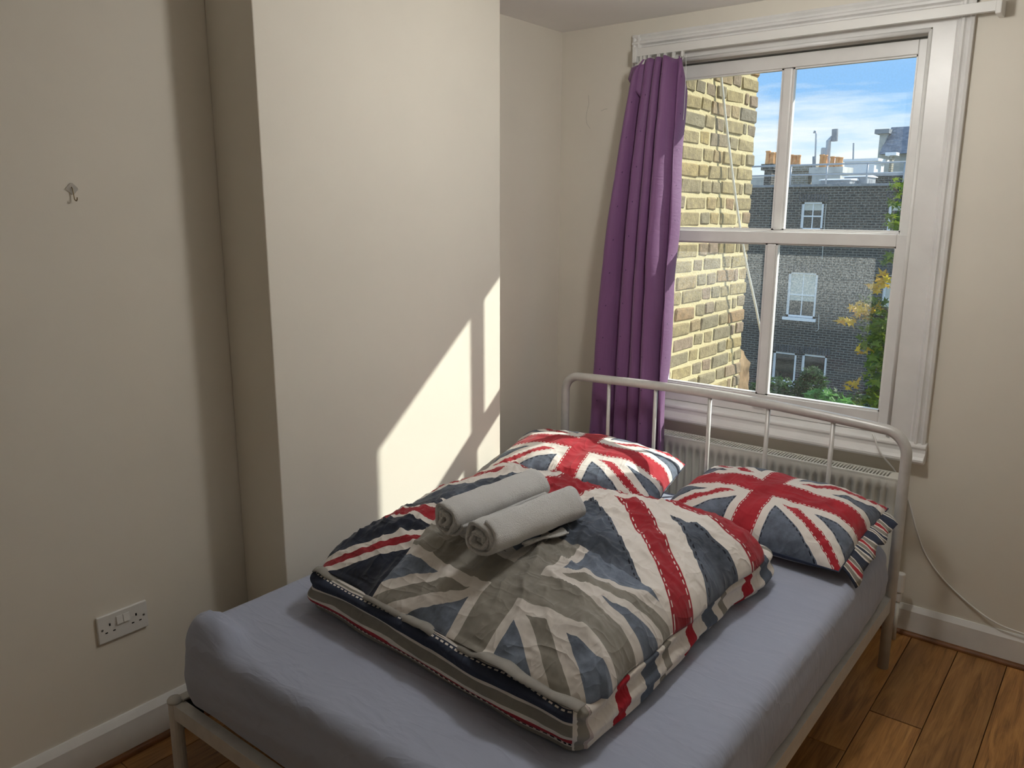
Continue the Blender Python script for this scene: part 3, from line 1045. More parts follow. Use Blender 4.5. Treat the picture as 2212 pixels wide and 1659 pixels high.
# =================================================================== MATTRESS
def rrect(hx, hy, r, n):
    """n points spaced along a rounded rectangle (anticlockwise) with outward normals"""
    segs = []
    L = [2 * (hy - r), math.pi / 2 * r, 2 * (hx - r), math.pi / 2 * r] * 2
    tot = sum(L)
    out = []
    for i in range(n):
        s = tot * i / n
        k = 0
        while s > L[k]:
            s -= L[k]; k += 1
        if k == 0: p, nn = (hx, -(hy - r) + s), (1, 0)
        elif k == 1:
            a_ = s / r; p, nn = (hx - r + r * math.cos(a_), hy - r + r * math.sin(a_)), (math.cos(a_), math.sin(a_))
        elif k == 2: p, nn = (hx - r - s, hy), (0, 1)
        elif k == 3:
            a_ = math.pi / 2 + s / r; p, nn = (-(hx - r) + r * math.cos(a_), hy - r + r * math.sin(a_)), (math.cos(a_), math.sin(a_))
        elif k == 4: p, nn = (-hx, hy - r - s), (-1, 0)
        elif k == 5:
            a_ = math.pi + s / r; p, nn = (-(hx - r) + r * math.cos(a_), -(hy - r) + r * math.sin(a_)), (math.cos(a_), math.sin(a_))
        elif k == 6: p, nn = (-(hx - r) + s, -hy), (0, -1)
        else:
            a_ = 1.5 * math.pi + s / r; p, nn = (hx - r + r * math.cos(a_), -(hy - r) + r * math.sin(a_)), (math.cos(a_), math.sin(a_))
        out.append((p[0], p[1], nn[0], nn[1], tot * i / n))
    return out


def loops_mesh(rings):
    """rings from the top centre outwards and down; first ring is a point list too"""
    n = len(rings[0])
    mb = MB()
    vs = [p for r_ in rings for p in r_]
    fs = []
    for i in range(len(rings) - 1):
        for j in range(n):
            a_ = i * n + j; b_ = i * n + (j + 1) % n
            fs.append((a_, (i + 1) * n + j, (i + 1) * n + (j + 1) % n, b_))
    fs.append(tuple(range(n)))
    fs.append(tuple(range(len(rings) * n - 1, (len(rings) - 1) * n - 1, -1)))
    mb.add(vs, fs)
    return mb


MCX, MCY, MHX, MHY = 0.978, -1.2885, 0.703, 0.931
MZ0, MZ1, ER = 0.2845, 0.500, 0.045


def sheet_wrinkle(x, y):
    d = 0.003 * fbm(x * 4, y * 4, 0.5, 3)
    # radiating pulls near the head on the right and at the foot
    wr = math.exp(-((y + 0.75) / 0.28) ** 2) * math.exp(-((x - 1.45) / 0.30) ** 2)
    d += 0.0045 * wr * (1 - abs(noise.noise(Vector((x * 9 + y * 16, (y - x) * 2.0, 1.0))))) * 1.2
    return d


def corner_pocket(x, y):
    dx, dy = (x - 0.395) / 0.095, (y + 2.160) / 0.048
    e_ = math.exp(-(dx * dx + dy * dy) ** 1.6)
    return 0.052 * e_ * (0.75 + 0.35 * (1 - 2 * abs(noise.noise(Vector((x * 9, y * 42, 0))))))


pe = rrect(MHX, MHY, 0.085, 460)
rings = []
for k in np.linspace(0.02, 1, 46):
    rg = []
    for (px_, py_, nx, ny, s) in pe:
        x = MCX + (px_ - nx * ER) * k; y = MCY + (py_ - ny * ER) * k
        z = MZ1 + sheet_wrinkle(x, y) - 0.006 * k ** 6
        # loose pocket of cloth standing up at the foot-left corner
        z += corner_pocket(x, y)
        rg.append((x, y, z))
    rings.append(rg)
for a_ in np.linspace(12, 90, 7):
    rg = []
    for (px_, py_, nx, ny, s) in pe:
        x = MCX + px_ - nx * ER + nx * ER * math.sin(math.radians(a_)); y = MCY + py_ - ny * ER + ny * ER * math.sin(math.radians(a_))
        z = MZ1 - ER + ER * math.cos(math.radians(a_)) - 0.006 + sheet_wrinkle(x, y)
        z += corner_pocket(x, y)
        rg.append((x, y, z))
    rings.append(rg)
for t in np.linspace(0.06, 1, 16):
    rg = []
    for (px_, py_, nx, ny, s) in pe:
        z = (MZ1 - ER - 0.006) * (1 - t) + MZ0 * t
        b_ = 0.010 * math.sin(math.pi * t) - 0.006 * max(0, t - 0.75) / 0.25
        b_ += 0.006 * t * noise.noise(Vector((s * 7 + z * 9, z * 3, 2.0))) + 0.004 * noise.noise(Vector((s * 3 - z * 24, s * 1.5, 5.0)))
        x = MCX + px_ + nx * b_; y = MCY + py_ + ny * b_
        rg.append((x, y, z))
    rings.append(rg)
mat_ob = loops_mesh(rings).build('mattress', MT['sheet'], None, smooth=True, org=(MCX, MCY, MZ0))
tag(mat_ob, 'double mattress under a pale grey blue fitted sheet', 'mattress')

# =================================================================== DUVET
duv = thing('folded_duvet', 'thick folded duvet printed with red, denim and grey flag crosses', 'duvet', (0.93, -1.45, 0.50))
# lower fold
DCX, DCY = 0.955, -1.465
pe = rrect(0.515, 0.545, 0.055, 520)
rings = []
T0, T1 = 0.506, 0.618


def rim_wave(s, z=0):
    return 0.016 * noise.noise(Vector((s * 2.2, 0.3, 0))) + 0.014 * noise.noise(Vector((s * 6, 1.3 + z * 9, 0)))


for k in (0.05, 0.5, 0.8, 0.90, 0.95):
    rings.append([(DCX + px_ * k, DCY + py_ * k, T1 - 0.004 + 0.004 * noise.noise(Vector((s * 3, k, 0)))) for (px_, py_, nx, ny, s) in pe])
for i, a_ in enumerate(np.linspace(-90, 90, 26)):
    rg = []
    ca, sa = math.cos(math.radians(a_)), math.sin(math.radians(a_))
    for (px_, py_, nx, ny, s) in pe:
        z = (T0 + T1) / 2 - sa * (T1 - T0) / 2
        # the front edge is several soft layers, so its rim is scalloped
        sc = 1.0 + 0.16 * math.sin(6.0 * a_ * math.pi / 180 + noise.noise(Vector((s * 2, 0, 0))) * 1.5)
        out = (ca ** 0.55 if ca > 0 else 0) * 0.045 * sc - 0.045 + rim_wave(s, z)
        if ny < -0.5: z -= 0.010 * math.sin(s * 9.0) * (1 - abs(sa)) * 0.6
        rg.append((DCX + px_ + nx * out, DCY + py_ + ny * out, max(z, 0.5065)))
    rings.append(rg)
nring = len(pe)
lowf = loops_mesh(rings).build('lower_fold', MT['duvet_low'], duv, smooth=True)
set_uv(lowf, 'edge', lambda i, c: (pe[i % nring][4], 1.0 - min(1, max(0, (i // nring - 5) / 25)) if i // nring >= 5 else 1.0))
set_uv(lowf, 'which', lambda i, c: ((1.0 if (pe[i % nring][2] > 0.6 or pe[i % nring][3] > 0.5) else 0.0), 0.0))

# upper fold
UCX, UCY = 0.955, -1.480
pe2 = rrect(0.515, 0.505, 0.075, 600)
rings = []


def top_height(x, y, k, nx, ny):
    front = max(0.0, -ny)
    q = 0.50 + 0.32 * front ** 2
    f = max(0.0, 1 - k ** 2.6) ** q
    T = 0.160 + 0.012 * math.exp(-((x - 0.70) / 0.3) ** 2 - ((y + 1.35) / 0.30) ** 2) - 0.03 * max(0, -(y + 1.6)) * 1.0
    z = 0.612 + T * f
    w = 0.017 * fbm(x * 3.2, y * 3.2, 7.7, 3) + 0.009 * (1 - 2 * abs(noise.noise(Vector((x * 7 + 3, y * 5, 2.2)))))
    for (q1, q2, q3, am) in ((11, 4, 6.2, 0.011), (5, 14, 1.2, 0.010), (17, 15, 3.2, 0.006), (26, 9, 9.2, 0.004)):
        rd = 1 - min(1, 3.2 * abs(noise.noise(Vector((x * q1 + y * q2 * 0.5, y * q2 - x * q1 * 0.4, q3)))))
        w += am * rd * rd
    # quilting dip across the middle where the towels lie, and a crease along the front third
    w -= 0.018 * math.exp(-((y + 1.60 + 0.10 * (x - 1.0)) / 0.045) ** 2)
    return z + w * f


for k in list(np.linspace(0.015, 0.9, 62)) + list(1 - np.linspace(0.1, 0.0, 24)[1:] ** 1.6 * (0.1 / 0.1 ** 1.6)):
    rg = []
    for (px_, py_, nx, ny, s) in pe2:
        wv = rim_wave(s * 1.1 + 4) * 1.2
        px2, py2 = px_ + nx * wv, py_ + ny * wv
        x = UCX + px2 * k; y = UCY + py2 * k
        z = top_height(x, y, k, nx, ny)
        if k > 0.97: z += 0.012 * math.sin(s * 11 + 1.5 * noise.noise(Vector((s * 3, 0, 1)))) * (k - 0.97) / 0.03 * max(0, -ny)
        rg.append((x, y, z))
    rings.append(rg)
for k in (0.985, 0.95, 0.8, 0.4):
    rings.append([(UCX + px_ * k + 0, UCY + py_ * k, 0.6185) for (px_, py_, nx, ny, s) in pe2])
upf = loops_mesh(rings).build('upper_fold', MT['duvet_top'], duv, smooth=True)
OR = origin_of(duv)
set_uv(upf, 'plan', lambda i, c: (c.x + OR.x + 0.12 * max(0, 0.45 - (c.x + OR.x)), c.y + OR.y))
# stitched hem standing out from the front edge
V = [[], [], []]
for i in range(160):
    t = i / 159
    x = 0.46 + 1.00 * t
    wv = 0.026 * noise.noise(Vector((t * 7, 0.3, 0))) + 0.014 * noise.noise(Vector((t * 19, 3.4, 0)))
    V[0].append((x, -1.972 + 0.3 * wv, 0.620 + 0.5 * wv)); V[1].append((x, -1.985 - 0.2 * wv, 0.618 + 0.8 * wv)); V[2].append((x, -1.996 - 0.6 * wv, 0.612 + 1.1 * wv))
he = grid_mesh(V).build('hem', MT['hem'], duv, smooth=True)
sm = he.modifiers.new('thickness', 'SOLIDIFY'); sm.thickness = 0.002
# the folded bundle lies slightly askew: its front edge runs back towards the left
for ob in (lowf, upf, he):
    for v_ in ob.data.vertices:
        x, y = v_.co.x + OR.x, v_.co.y + OR.y
        f = min(1.0, max(0.0, (-1.35 - y) / 0.6))
        f = f * f * (3 - 2 * f)
        v_.co.y += 0.085 * max(0.0, 1.46 - x) * f
        v_.co.x += 0.035 * max(0.0, (0.95 - x) / 0.5) * f
    ob.data.update()


# =================================================================== PILLOWS
def pillow(label, loc, rot, L, W, T, seed, flap=False):
    p = thing('pillow', label, 'pillow', loc, 'flag print pillows', rot=rot)
    n, m_ = 84, 60
    vs = []; uvs = []; sides = []
    fs = []

    def surf(u, v, top):
        # rounded-rectangle outline with drawn-out corners
        ax = 1 - 0.055 * (1 - v * v) * 0 - 0.030 * (1 - abs(v)) * abs(u) ** 3
        ay = 1 - 0.035 * (1 - abs(u)) * abs(v) ** 3
        x = u * L / 2 * ax; y = v * W / 2 * ay
        h = (max(0, 1 - abs(u) ** 3.0) ** 0.50) * (max(0, 1 - abs(v) ** 2.5) ** 0.52)
        wr = 0.010 * fbm(x * 6 + seed, y * 6, seed, 3) + 0.005 * (1 - 2 * abs(noise.noise(Vector((x * 14 + seed, y * 11, seed)))))
        corner = (abs(u) * abs(v)) ** 2
        wr += 0.006 * corner * math.sin((u * v) * 40 + seed)
        if top: z = T * 0.62 * h + wr * min(1, h * 2.5)
        else: z = -T * 0.38 * h * (1 if h < 0.5 else 1) + 0.0
        return (x, y, z)
    for side in (0, 1):
        for j in range(m_ + 1):
            for i in range(n + 1):
                u = -1 + 2 * i / n; v = -1 + 2 * j / m_
                u = math.copysign(1 - (1 - abs(u)) ** 1.25, u) if abs(u) > 0 else 0
                v = math.copysign(1 - (1 - abs(v)) ** 1.25, v) if abs(v) > 0 else 0
                vs.append(surf(u, v, side == 0)); uvs.append((u, v * 0.62)); sides.append((0.5 + v / 2, float(side)))
    S = (n + 1) * (m_ + 1)
    for side in (0, 1):
        for j in range(m_):
            for i in range(n):
                a_ = side * S + j * (n + 1) + i
                q = (a_, a_ + 1, a_ + n + 2, a_ + n + 1)
                fs.append(q if side == 0 else q[::-1])
    me = bpy.data.meshes.new('pillow_case')
    me.from_pydata(vs, [], fs); me.update()
    ob = bpy.data.objects.new('pillow_case', me)
    COL.objects.link(ob); ob.parent = p
    me.materials.append(MT['pillow'])
    me.polygons.foreach_set('use_smooth', [True] * len(me.polygons))
    set_uv(ob, 'flag', lambda i, c: uvs[i]); set_uv(ob, 'side', lambda i, c: sides[i])
    if flap:
        # striped inner flap of the case hanging out of the open end
        V = [[(L / 2 - 0.012 + 0.055 * k_ / 4 + 0.006 * math.sin(j * 0.9), (-0.86 + 1.72 * j / 24) * W / 2, 0.004 - 0.030 * (k_ / 4) ** 1.5 + 0.007 * math.sin(j * 1.3 + k_) * k_ / 4 - 0.030 * max(0, -(j - 12) / 12) * k_ / 4) for k_ in range(5)] for j in range(25)]
        fm = grid_mesh(V).mesh('case_flap')
        fo = bpy.data.objects.new('case_flap', fm); COL.objects.link(fo); fo.parent = p
        fm.materials.append(MT['pillow'])
        fm.polygons.foreach_set('use_smooth', [True] * len(fm.polygons))
        set_uv(fo, 'flag', lambda i, c: (0, 0)); set_uv(fo, 'side', lambda i, c: ((i // 5) / 24, 1.0))
        sm_ = fo.modifiers.new('thickness', 'SOLIDIFY'); sm_.thickness = 0.003
    # piped seam
    mb = MB()
    ring = [(i, 0) for i in range(n)] + [(n, j) for j in range(m_)] + [(n - i, m_) for i in range(n)] + [(0, m_ - j) for j in range(m_)]
    mb.tube([vs[j * (n + 1) + i] for (i, j) in ring], 0.0022, 6, closed=True)
    me2 = mb.mesh('seam'); so = bpy.data.objects.new('seam', me2); COL.objects.link(so); so.parent = p
    me2.materials.append(MT['pillow_seam'])
    return p


MT['pillow_seam'] = plain('navy_piping', lin(60, 68, 86), 0.8, 0.2)
pillow('flag print pillow lying flat on the sheet at the right of the bed head', (1.318, -0.590, 0.584), (math.radians(9), math.radians(0), math.radians(-3)), 0.655, 0.46, 0.165, 1.7, True)
pillow('flag print pillow partly in sunlight behind the folded duvet', (0.572, -0.622, 0.590), (math.radians(8), math.radians(3), math.radians(11)), 0.70, 0.47, 0.19, 5.2)


# =================================================================== TOWELS
def towel(label, near, far, rad_, seed):
    near = Vector(near); far = Vector(far)
    t_ = thing('rolled_towel', label, 'towel', near, 'rolled bath towels')
    ax = (far - near); Lh = ax.length; ax.normalize()
    sx = ax.cross(Vector((0, 0, 1))).normalized(); uz = sx.cross(ax).normalized()
    turns = 4.2
    ns = 210; nl = 26
    r0 = 0.010; r1 = rad_
    th = (r1 - r0) / turns
    P = []
    for i in range(ns + 1):
        s = i / ns
        a_ = -2.0 + turns * 2 * math.pi * s + seed
        r = r0 + (r1 - r0) * s
        r *= 1 + 0.05 * math.sin(3 * a_ + seed)
        P.append((a_, r, s))
    outer = []; inner = []
    for (a_, r, s) in P:
        outer.append([]); inner.append([])
        for j in range(nl + 1):
            l = j / nl
            endf = math.sin(math.pi * min(1, max(0, l))) ** 0.35
            dl = 0.010 * math.sin(a_ * 0.5 + seed * 3) + 0.012 * (s - 0.5) + 0.003 * math.sin(a_ * 3)
            y = l * Lh + dl * (1 - 2 * l)
            nz = 0.0028 * fbm(a_ * 0.9 + seed, l * 6, s * 3 + seed, 3) + 0.002 * noise.noise(Vector((l * 14, seed, a_ * .3)))
            flat = 0.90
            sag = 1.0 + 0.03 * math.sin(l * 5 + seed)
            for (store, rr) in ((outer, r), (inner, r - th * 0.94)):
                rr2 = max(0.001, (rr + nz) * (0.955 + 0.045 * endf) * sag)
                store[-1].append(near + ax * y + sx * (math.cos(a_) * rr2) + uz * (math.sin(a_) * rr2 * flat))
    mb = MB()
    W_ = nl + 1
    vs = [p for r_ in outer for p in r_] + [p for r_ in inner for p in r_]
    S = (ns + 1) * W_
    fs = []
    for i in range(ns):
        for j in range(nl):
            a_ = i * W_ + j
            fs.append((a_, a_ + 1, a_ + W_ + 1, a_ + W_))
            b_ = S + a_
            fs.append((b_ + W_, b_ + W_ + 1, b_ + 1, b_))
        a_ = i * W_
        fs.append((a_ + W_, S + a_ + W_, S + a_, a_))
        a_ = i * W_ + nl
        fs.append((a_, S + a_, S + a_ + W_, a_ + W_))
    for i in (0, ns):
        for j in range(nl):
            a_ = i * W_ + j
            q = (a_, S + a_, S + a_ + 1, a_ + 1)
            fs.append(q if i == 0 else q[::-1])
    mb.add(vs, fs)
    mb.build('roll', MT['terry'], t_, smooth=True)
    return t_, ax, sx, uz


TZ = 0.828
towel('rolled white terry towel on the duvet, the one farther back', (0.890, -1.775, TZ - 0.004), (0.935, -1.435, TZ + 0.010), 0.059, 0.6)
t2, ax, sx, uz = towel('rolled white terry towel on the duvet, nearer with a loose corner', (1.028, -1.800, TZ - 0.012), (1.080, -1.465, TZ - 0.002), 0.058, 2.1)
V = []
for j in range(9):
    l = j / 8
    base = Vector((1.028, -1.800, TZ - 0.012)) + ax * (0.12 + 0.14 * l)
    V.append([base + sx * (0.030 + 0.032 * i / 6 * (0.2 + 0.8 * l)) + uz * (-0.047 + 0.004 * math.sin(i + l * 6)) for i in range(7)])
fl = grid_mesh(V).build('loose_corner', MT['terry'], t2, smooth=True)
sm = fl.modifiers.new('thickness', 'SOLIDIFY'); sm.thickness = 0.005

# =================================================================== WALL SOCKET AND HOOK
soc = thing('wall_socket', 'white double plug socket with switches low on the left wall', 'socket', (0.0, -2.229, 0.4225))
P = MT['plastic']
MB().box((0.0, -2.303, 0.380), (0.0095, -2.155, 0.465)).build('face_plate', P, soc, bevel=0.003, seg=3)
for (yy, zz) in ((-2.2395, 0.4385), (-2.2195, 0.4385)):
    MB().prism([(0.0095, zz - 0.012), (0.0155, zz - 0.012), (0.0115, zz + 0.011), (0.0095, zz + 0.011)], 1, yy - 0.009, yy + 0.009).build('switch', P, soc)
D = MT['dark']
for cy in (-2.268, -2.190):
    MB().box((0.009, cy - 0.0022, 0.4285), (0.0099, cy + 0.0022, 0.4365)).build('earth_slot', D, soc)
    for dy in (-0.0112, 0.0112):
        MB().box((0.009, cy + dy - 0.0036, 0.4085), (0.0099, cy + dy + 0.0036, 0.4120)).build('pin_slot', D, soc)
for yy in (-2.2905, -2.1675):
    MB().tube([(0.009, yy, 0.4225), (0.0102, yy, 0.4225)], 0.0034, 12).build('screw', MT['chrome'], soc)

hk = thing('wall_hook', 'small clear adhesive hook on the left wall above the socket', 'hook', (0.0, -2.236, 1.665))
pts2 = [(-2.254, 1.668), (-2.250, 1.672), (-2.239, 1.683), (-2.234, 1.683), (-2.221, 1.670), (-2.221, 1.666), (-2.233, 1.653), (-2.238, 1.653)]
a = Mat('clear_acrylic', 0.08, 0.5)
a.color((0.72, 0.69, 0.63)); a.b.inputs['Alpha'].default_value = 0.55
MB().prism([(p[0], p[1]) for p in pts2], 0, 0.0003, 0.0032).build('backing_plate', a.m, hk, bevel=0.0008)
MB().tube([(0.0035, -2.2375, 1.672), (0.0070, -2.2375, 1.669), (0.0080, -2.2365, 1.655), (0.0085, -2.2355, 1.642), (0.0115, -2.2350, 1.638), (0.0160, -2.2345, 1.637), (0.0195, -2.2340, 1.640), (0.0205, -2.2335, 1.646)], 0.0013, 8).build('wire_hook', MT['brass'], hk, smooth=True)

# =================================================================== AERIAL CABLE
cabp = [(1.500, -0.030, 0.780), (1.515, -0.050, 0.772), (1.528, -0.060, 0.745), (1.548, -0.058, 0.712), (1.585, -0.020, 0.655), (1.620, -0.010, 0.600), (1.653, -0.008, 0.524), (1.688, -0.007, 0.425), (1.729, -0.007, 0.337), (1.800, -0.007, 0.255),
        (1.901, -0.010, 0.183), (1.985, -0.024, 0.150), (2.071, -0.026, 0.138), (2.25, -0.026, 0.128), (2.50, -0.026, 0.122), (2.60, -0.03, 0.05), (2.62, -0.05, 0.006), (2.80, -0.08, 0.006)]


def smooth_path(pts, k=5):
    pts = [Vector(p) for p in pts]
    out = []
    for i in range(len(pts) - 1):
        p0, p1, p2, p3 = pts[max(i - 1, 0)], pts[i], pts[i + 1], pts[min(i + 2, len(pts) - 1)]
        for j in range(k):
            t = j / k
            out.append(0.5 * ((2 * p1) + (p2 - p0) * t + (2 * p0 - 5 * p1 + 4 * p2 - p3) * t * t + (3 * p1 - p0 - 3 * p2 + p3) * t ** 3))
    out.append(pts[-1])
    return out


tag(MB().tube(smooth_path(cabp), 0.0034, 8).build('aerial_cable', MT['plastic'], None, smooth=True),
    'thin white aerial cable trailing from the sill along the wall', 'cable')

# =================================================================== ADDED FILL LAMP (unseen above the frame, brightens the room)
LX, LY, LZ = 1.38, -1.18, 2.235
lamp = thing('fill_lamp', 'added unseen fill lamp that brightens the room from over the bed', 'fill lamp', (LX, LY, H))
MB().lathe([(0.05, 0.0), (0.048, -0.018), (0.012, -0.026)], (LX, LY, H - 0.0005), 24).build('fill_rose', MT['plastic'], lamp, smooth=False)
MB().tube([(LX, LY, H - 0.02), (LX, LY, LZ + 0.09)], 0.004, 8).build('fill_flex', MT['plastic'], lamp, smooth=True)
MB().lathe([(0.026, 0.07), (0.026, 0.09), (0.01, 0.094)], (LX, LY, LZ), 20).build('fill_holder', MT['plastic'], lamp)
a = Mat('fill_glow')
a.b.inputs['Emission Color'].default_value = (*FILL_COLOR, 1)
a.b.inputs['Emission Strength'].default_value = FILL_GLOW
a.color((0.8, 0.8, 0.8))
mb = MB().lathe([(0.08 * math.sin(t), 0.08 * math.cos(t)) for t in np.linspace(0.3, math.pi - 0.05, 18)], (LX, LY, LZ), 32)
mb.build('fill_globe', a.m, lamp, smooth=True)

# =================================================================== OUTSIDE
# brick wing of the house beside the window
wing = thing('brick_wing_wall', 'sunlit yellow stock brick wall just outside the window', 'brick wall', (0.44, 0.65, -3.0), kind=None)
MB().box((0.3002, 0.1160, 0.7002), (0.4965, 0.3002, 2.2178)).box((0.30, 0.3005, -3.0), (0.4965, 1.088, 3.6)).build('mortar_bed', MT['mortar'], wing)
variants = []


def brick_mesh(len_, seed):
    rr_ = random.Random(seed)
    bm = bmesh.new()
    bmesh.ops.create_cube(bm, size=1.0)
    for v_ in bm.verts:
        v_.co.x *= 0.030; v_.co.y *= len_ - 0.004; v_.co.z *= 0.060
        v_.co += Vector((rr_.uniform(-.003, .003), rr_.uniform(-.005, .005), rr_.uniform(-.004, .004)))
    bmesh.ops.bevel(bm, geom=list(bm.edges), offset=0.006, segments=1, affect='EDGES')
    for v_ in bm.verts:
        v_.co += Vector((rr_.uniform(-.0015, .0015), rr_.uniform(-.002, .002), rr_.uniform(-.002, .002)))
    me = bpy.data.meshes.new('brick'); bm.to_mesh(me); bm.free()
    me.materials.append(MT['stock'])
    return me


bm_str = [brick_mesh(0.212, i) for i in range(5)]
bm_hdr = [brick_mesh(0.100, 20 + i) for i in range(5)]
bm_qrt = [brick_mesh(0.052, 40 + i) for i in range(3)]
org = origin_of(wing)
z = 0.30
ci = 0
while z < 2.75:
    # Flemish bond set out from the far corner
    y = 1.098
    seq = ['s', 'h'] if ci % 2 == 0 else ['h', 'q', 's', 'h']
    k = 0
    while y > (0.16 if 0.74 < z < 2.18 else 0.33):
        if k < len(seq) and ci % 2 == 1: typ = seq[k]
        else: typ = 's' if (k + ci) % 2 == 0 else 'h'
        if R.random() < 0.12: typ = 'h'
        ln = {'s': 0.212, 'h': 0.100, 'q': 0.052}[typ]
        me = R.choice({'s': bm_str, 'h': bm_hdr, 'q': bm_qrt}[typ])
        b_ = bpy.data.objects.new('brick', me)
        COL.objects.link(b_); b_.parent = wing
        b_.location = Vector((0.4875 + R.uniform(-0.003, 0.003), y - ln / 2, z + R.uniform(-.003, .003))) - org
        b_.rotation_euler = (R.uniform(-.02, .02), 0, R.uniform(-.012, .012))
        y -= ln + 0.013
        k += 1
    z += 0.0752
    ci += 1
# battered shoulder at the foot of the wing
V = []
for i in range(14):
    rowv = []
    for j in range(12):
        u, v = i / 13, j / 11
        yy = 1.07 + 0.30 * u; zz = -0.4 + (1.30 - 0.26 * u ** 1.5) * v
        rowv.append((0.47 + 0.05 * fbm(yy * 7, zz * 7, 1) + 0.05 * (1 - v), yy + 0.03 * fbm(zz * 6, yy * 3, 4), zz + 0.02 * fbm(yy * 11, 3, zz)))
    V.append(rowv)
sh_ = grid_mesh(V).build('broken_shoulder', MT['rubble'], wing, smooth=True)
sm = sh_.modifiers.new('thickness', 'SOLIDIFY'); sm.thickness = 0.15; sm.offset = -1
# loose cable hanging down beside the wing
cp_ = [Vector((0.515, 0.565, 2.40)), Vector((0.52, 0.60, 2.20)), Vector((0.56, 0.84, 1.505)), Vector((0.60, 1.08, 1.005)), Vector((0.62, 1.26, 0.56)), Vector((0.63, 1.33, 0.2))]
tag(MB().tube(smooth_path(cp_), 0.0065, 8).build('hanging_cable', MT['plastic'], None, smooth=True), 'pale cable hanging diagonally in front of the yellow brick wall', 'cable')

# ground of the back gardens
structure(MB().box((-60, 0.4, -7.1), (40, 60, -7.0)).build('ground', MT['soil']))

# ---- dark brick terrace opposite
FY = 22.0
terr = thing('terrace_house', 'dark brick terrace with white sash windows across the gardens', 'building', (-6.0, FY, -7.0))
wins = [(-6.36, -5.68, 1.03, 1.88, 'tall'), (-6.60, -5.68, -1.66, -0.25, 'tall'), (-6.90, -6.14, -3.78, -2.80, 'low'), (-5.98, -5.20, -3.78, -2.78, 'low'),
        (-3.86, -3.1, 1.0, 1.88, 'tall'), (-3.80, -2.9, -1.66, -0.20, 'tall')]
mb = MB()
wall_cells(mb, -18.0, 6.0, -7.0, 2.33, [w[:4] for w in wins], lambda a_, b_, c_, d_: mb.box((a_, FY, c_), (b_, FY + 0.25, d_)))
mb.build('facade', MT['far_brick'], terr)
MB().box((-18, FY + 0.25, -7.0), (6, FY + 0.4, 2.3)).build('inner_wall', MT['dark'], terr)
MB().box((-18.0, FY - 0.04, 2.33), (6.0, FY + 0.35, 2.40)).build('coping', MT['lead'], terr)
MB().box((-18.0, FY + 0.35, 2.20), (6.0, FY + 7.0, 2.36)).build('flat_roof', MT['roof_light'], terr)
for (a_, b_, c_, d_, kind) in wins:
    wn = MB()
    fwid = 0.075
    wn.box((a_, FY + 0.05, c_), (a_ + fwid, FY + 0.14, d_)); wn.box((b_ - fwid, FY + 0.05, c_), (b_, FY + 0.14, d_))
    wn.box((a_, FY + 0.05, d_ - 0.06), (b_, FY + 0.14, d_)); wn.box((a_, FY + 0.05, c_), (b_, FY + 0.14, c_ + 0.07))
    zm = (c_ + d_) / 2
    if kind == 'tall':
        wn.box((a_, FY + 0.07, zm - 0.02), (b_, FY + 0.12, zm + 0.02))
        wn.box(((a_ + b_) / 2 - 0.015, FY + 0.08, c_), ((a_ + b_) / 2 + 0.015, FY + 0.11, d_))
    wo = wn.build('window', MT['far_white'], terr)
    MB().box((a_ + fwid, FY + 0.10, c_ + 0.07), (b_ - fwid, FY + 0.105, d_ - 0.06)).build('pane', MT['far_glass'], wo)
    MB().box((a_ - 0.07, FY - 0.07, c_ - 0.09), (b_ + 0.05, FY + 0.05, c_)).build('sill', MT['far_white'], wo)
    if kind == 'tall':
        top = d_ - 0.06; bot = (d_ - 0.25) if c_ > 0 else (c_ + 0.52)
        MB().box((a_ + fwid, FY + 0.092, bot), (b_ - fwid, FY + 0.098, top)).build('blind', MT['blind'], wo)
    # soldier-course lintel of upright bricks
    xx = a_ - 0.08
    while xx < b_ + 0.08:
        MB().box((xx, FY - 0.012, d_ + 0.01), (xx + 0.062, FY + 0.05, d_ + 0.23)).build('lintel_brick', MT['far_lintel'] if 'far_lintel' in MT else MT.setdefault('far_lintel', plain('lintel_brick_soot', (0.10, 0.10, 0.105), 0.9, 0.1, var=0.3, scale=6)), wo)
        xx += 0.088
# service cables on the facade
mb = MB()
mb.tube([at(1785, 440, FY - 0.03), at(1782, 470, FY - 0.03), at(1780, 500, FY - 0.03), at(1776, 560, FY - 0.03)], 0.012, 6)
mb.build('service_cable', MT['render'], terr)
mb = MB()
mb.tube([at(1769, 680, FY - 0.03), at(1768, 712, FY - 0.03), at(1762, 716, FY - 0.03)], 0.012, 6)
mb.build('service_cable', MT['render'], terr)
mb = MB()
MB().tube([(-8.6, FY - 0.06, -7.0), (-8.6, FY - 0.06, 2.3)], 0.05, 10).build('downpipe', MT['dark'], terr, smooth=True)


def span(px0, px1, py0, py1, Y):
    """x and z extents on the plane y = Y"""
    p_, q_ = at(px0, py1, Y), at(px1, py0, Y)
    return p_.x, q_.x, p_.z, q_.z


# ---- roof railing
RYD = FY + 0.9
rl = thing('roof_railing', 'galvanised handrail along the flat roof edge opposite', 'railing', (at(1780, 400, RYD).x, RYD, 2.36))
zt = 3.02
zmid = 2.72
for (px_) in (1620, 1701, 1706, 1783, 1870, 1950):
    p_ = at(px_, 405, RYD)
    MB().tube([(p_.x, RYD, 2.36), (p_.x, RYD, zt)], 0.026, 8).build('post', MT['galv'], rl, smooth=True)
x0, x1 = at(1620, 400, RYD).x, at(1990, 400, RYD).x
for zz in (zt, zmid):
    MB().tube([(x0, RYD, zz), (x1, RYD, zz)], 0.026, 8).build('rail', MT['galv'], rl, smooth=True)

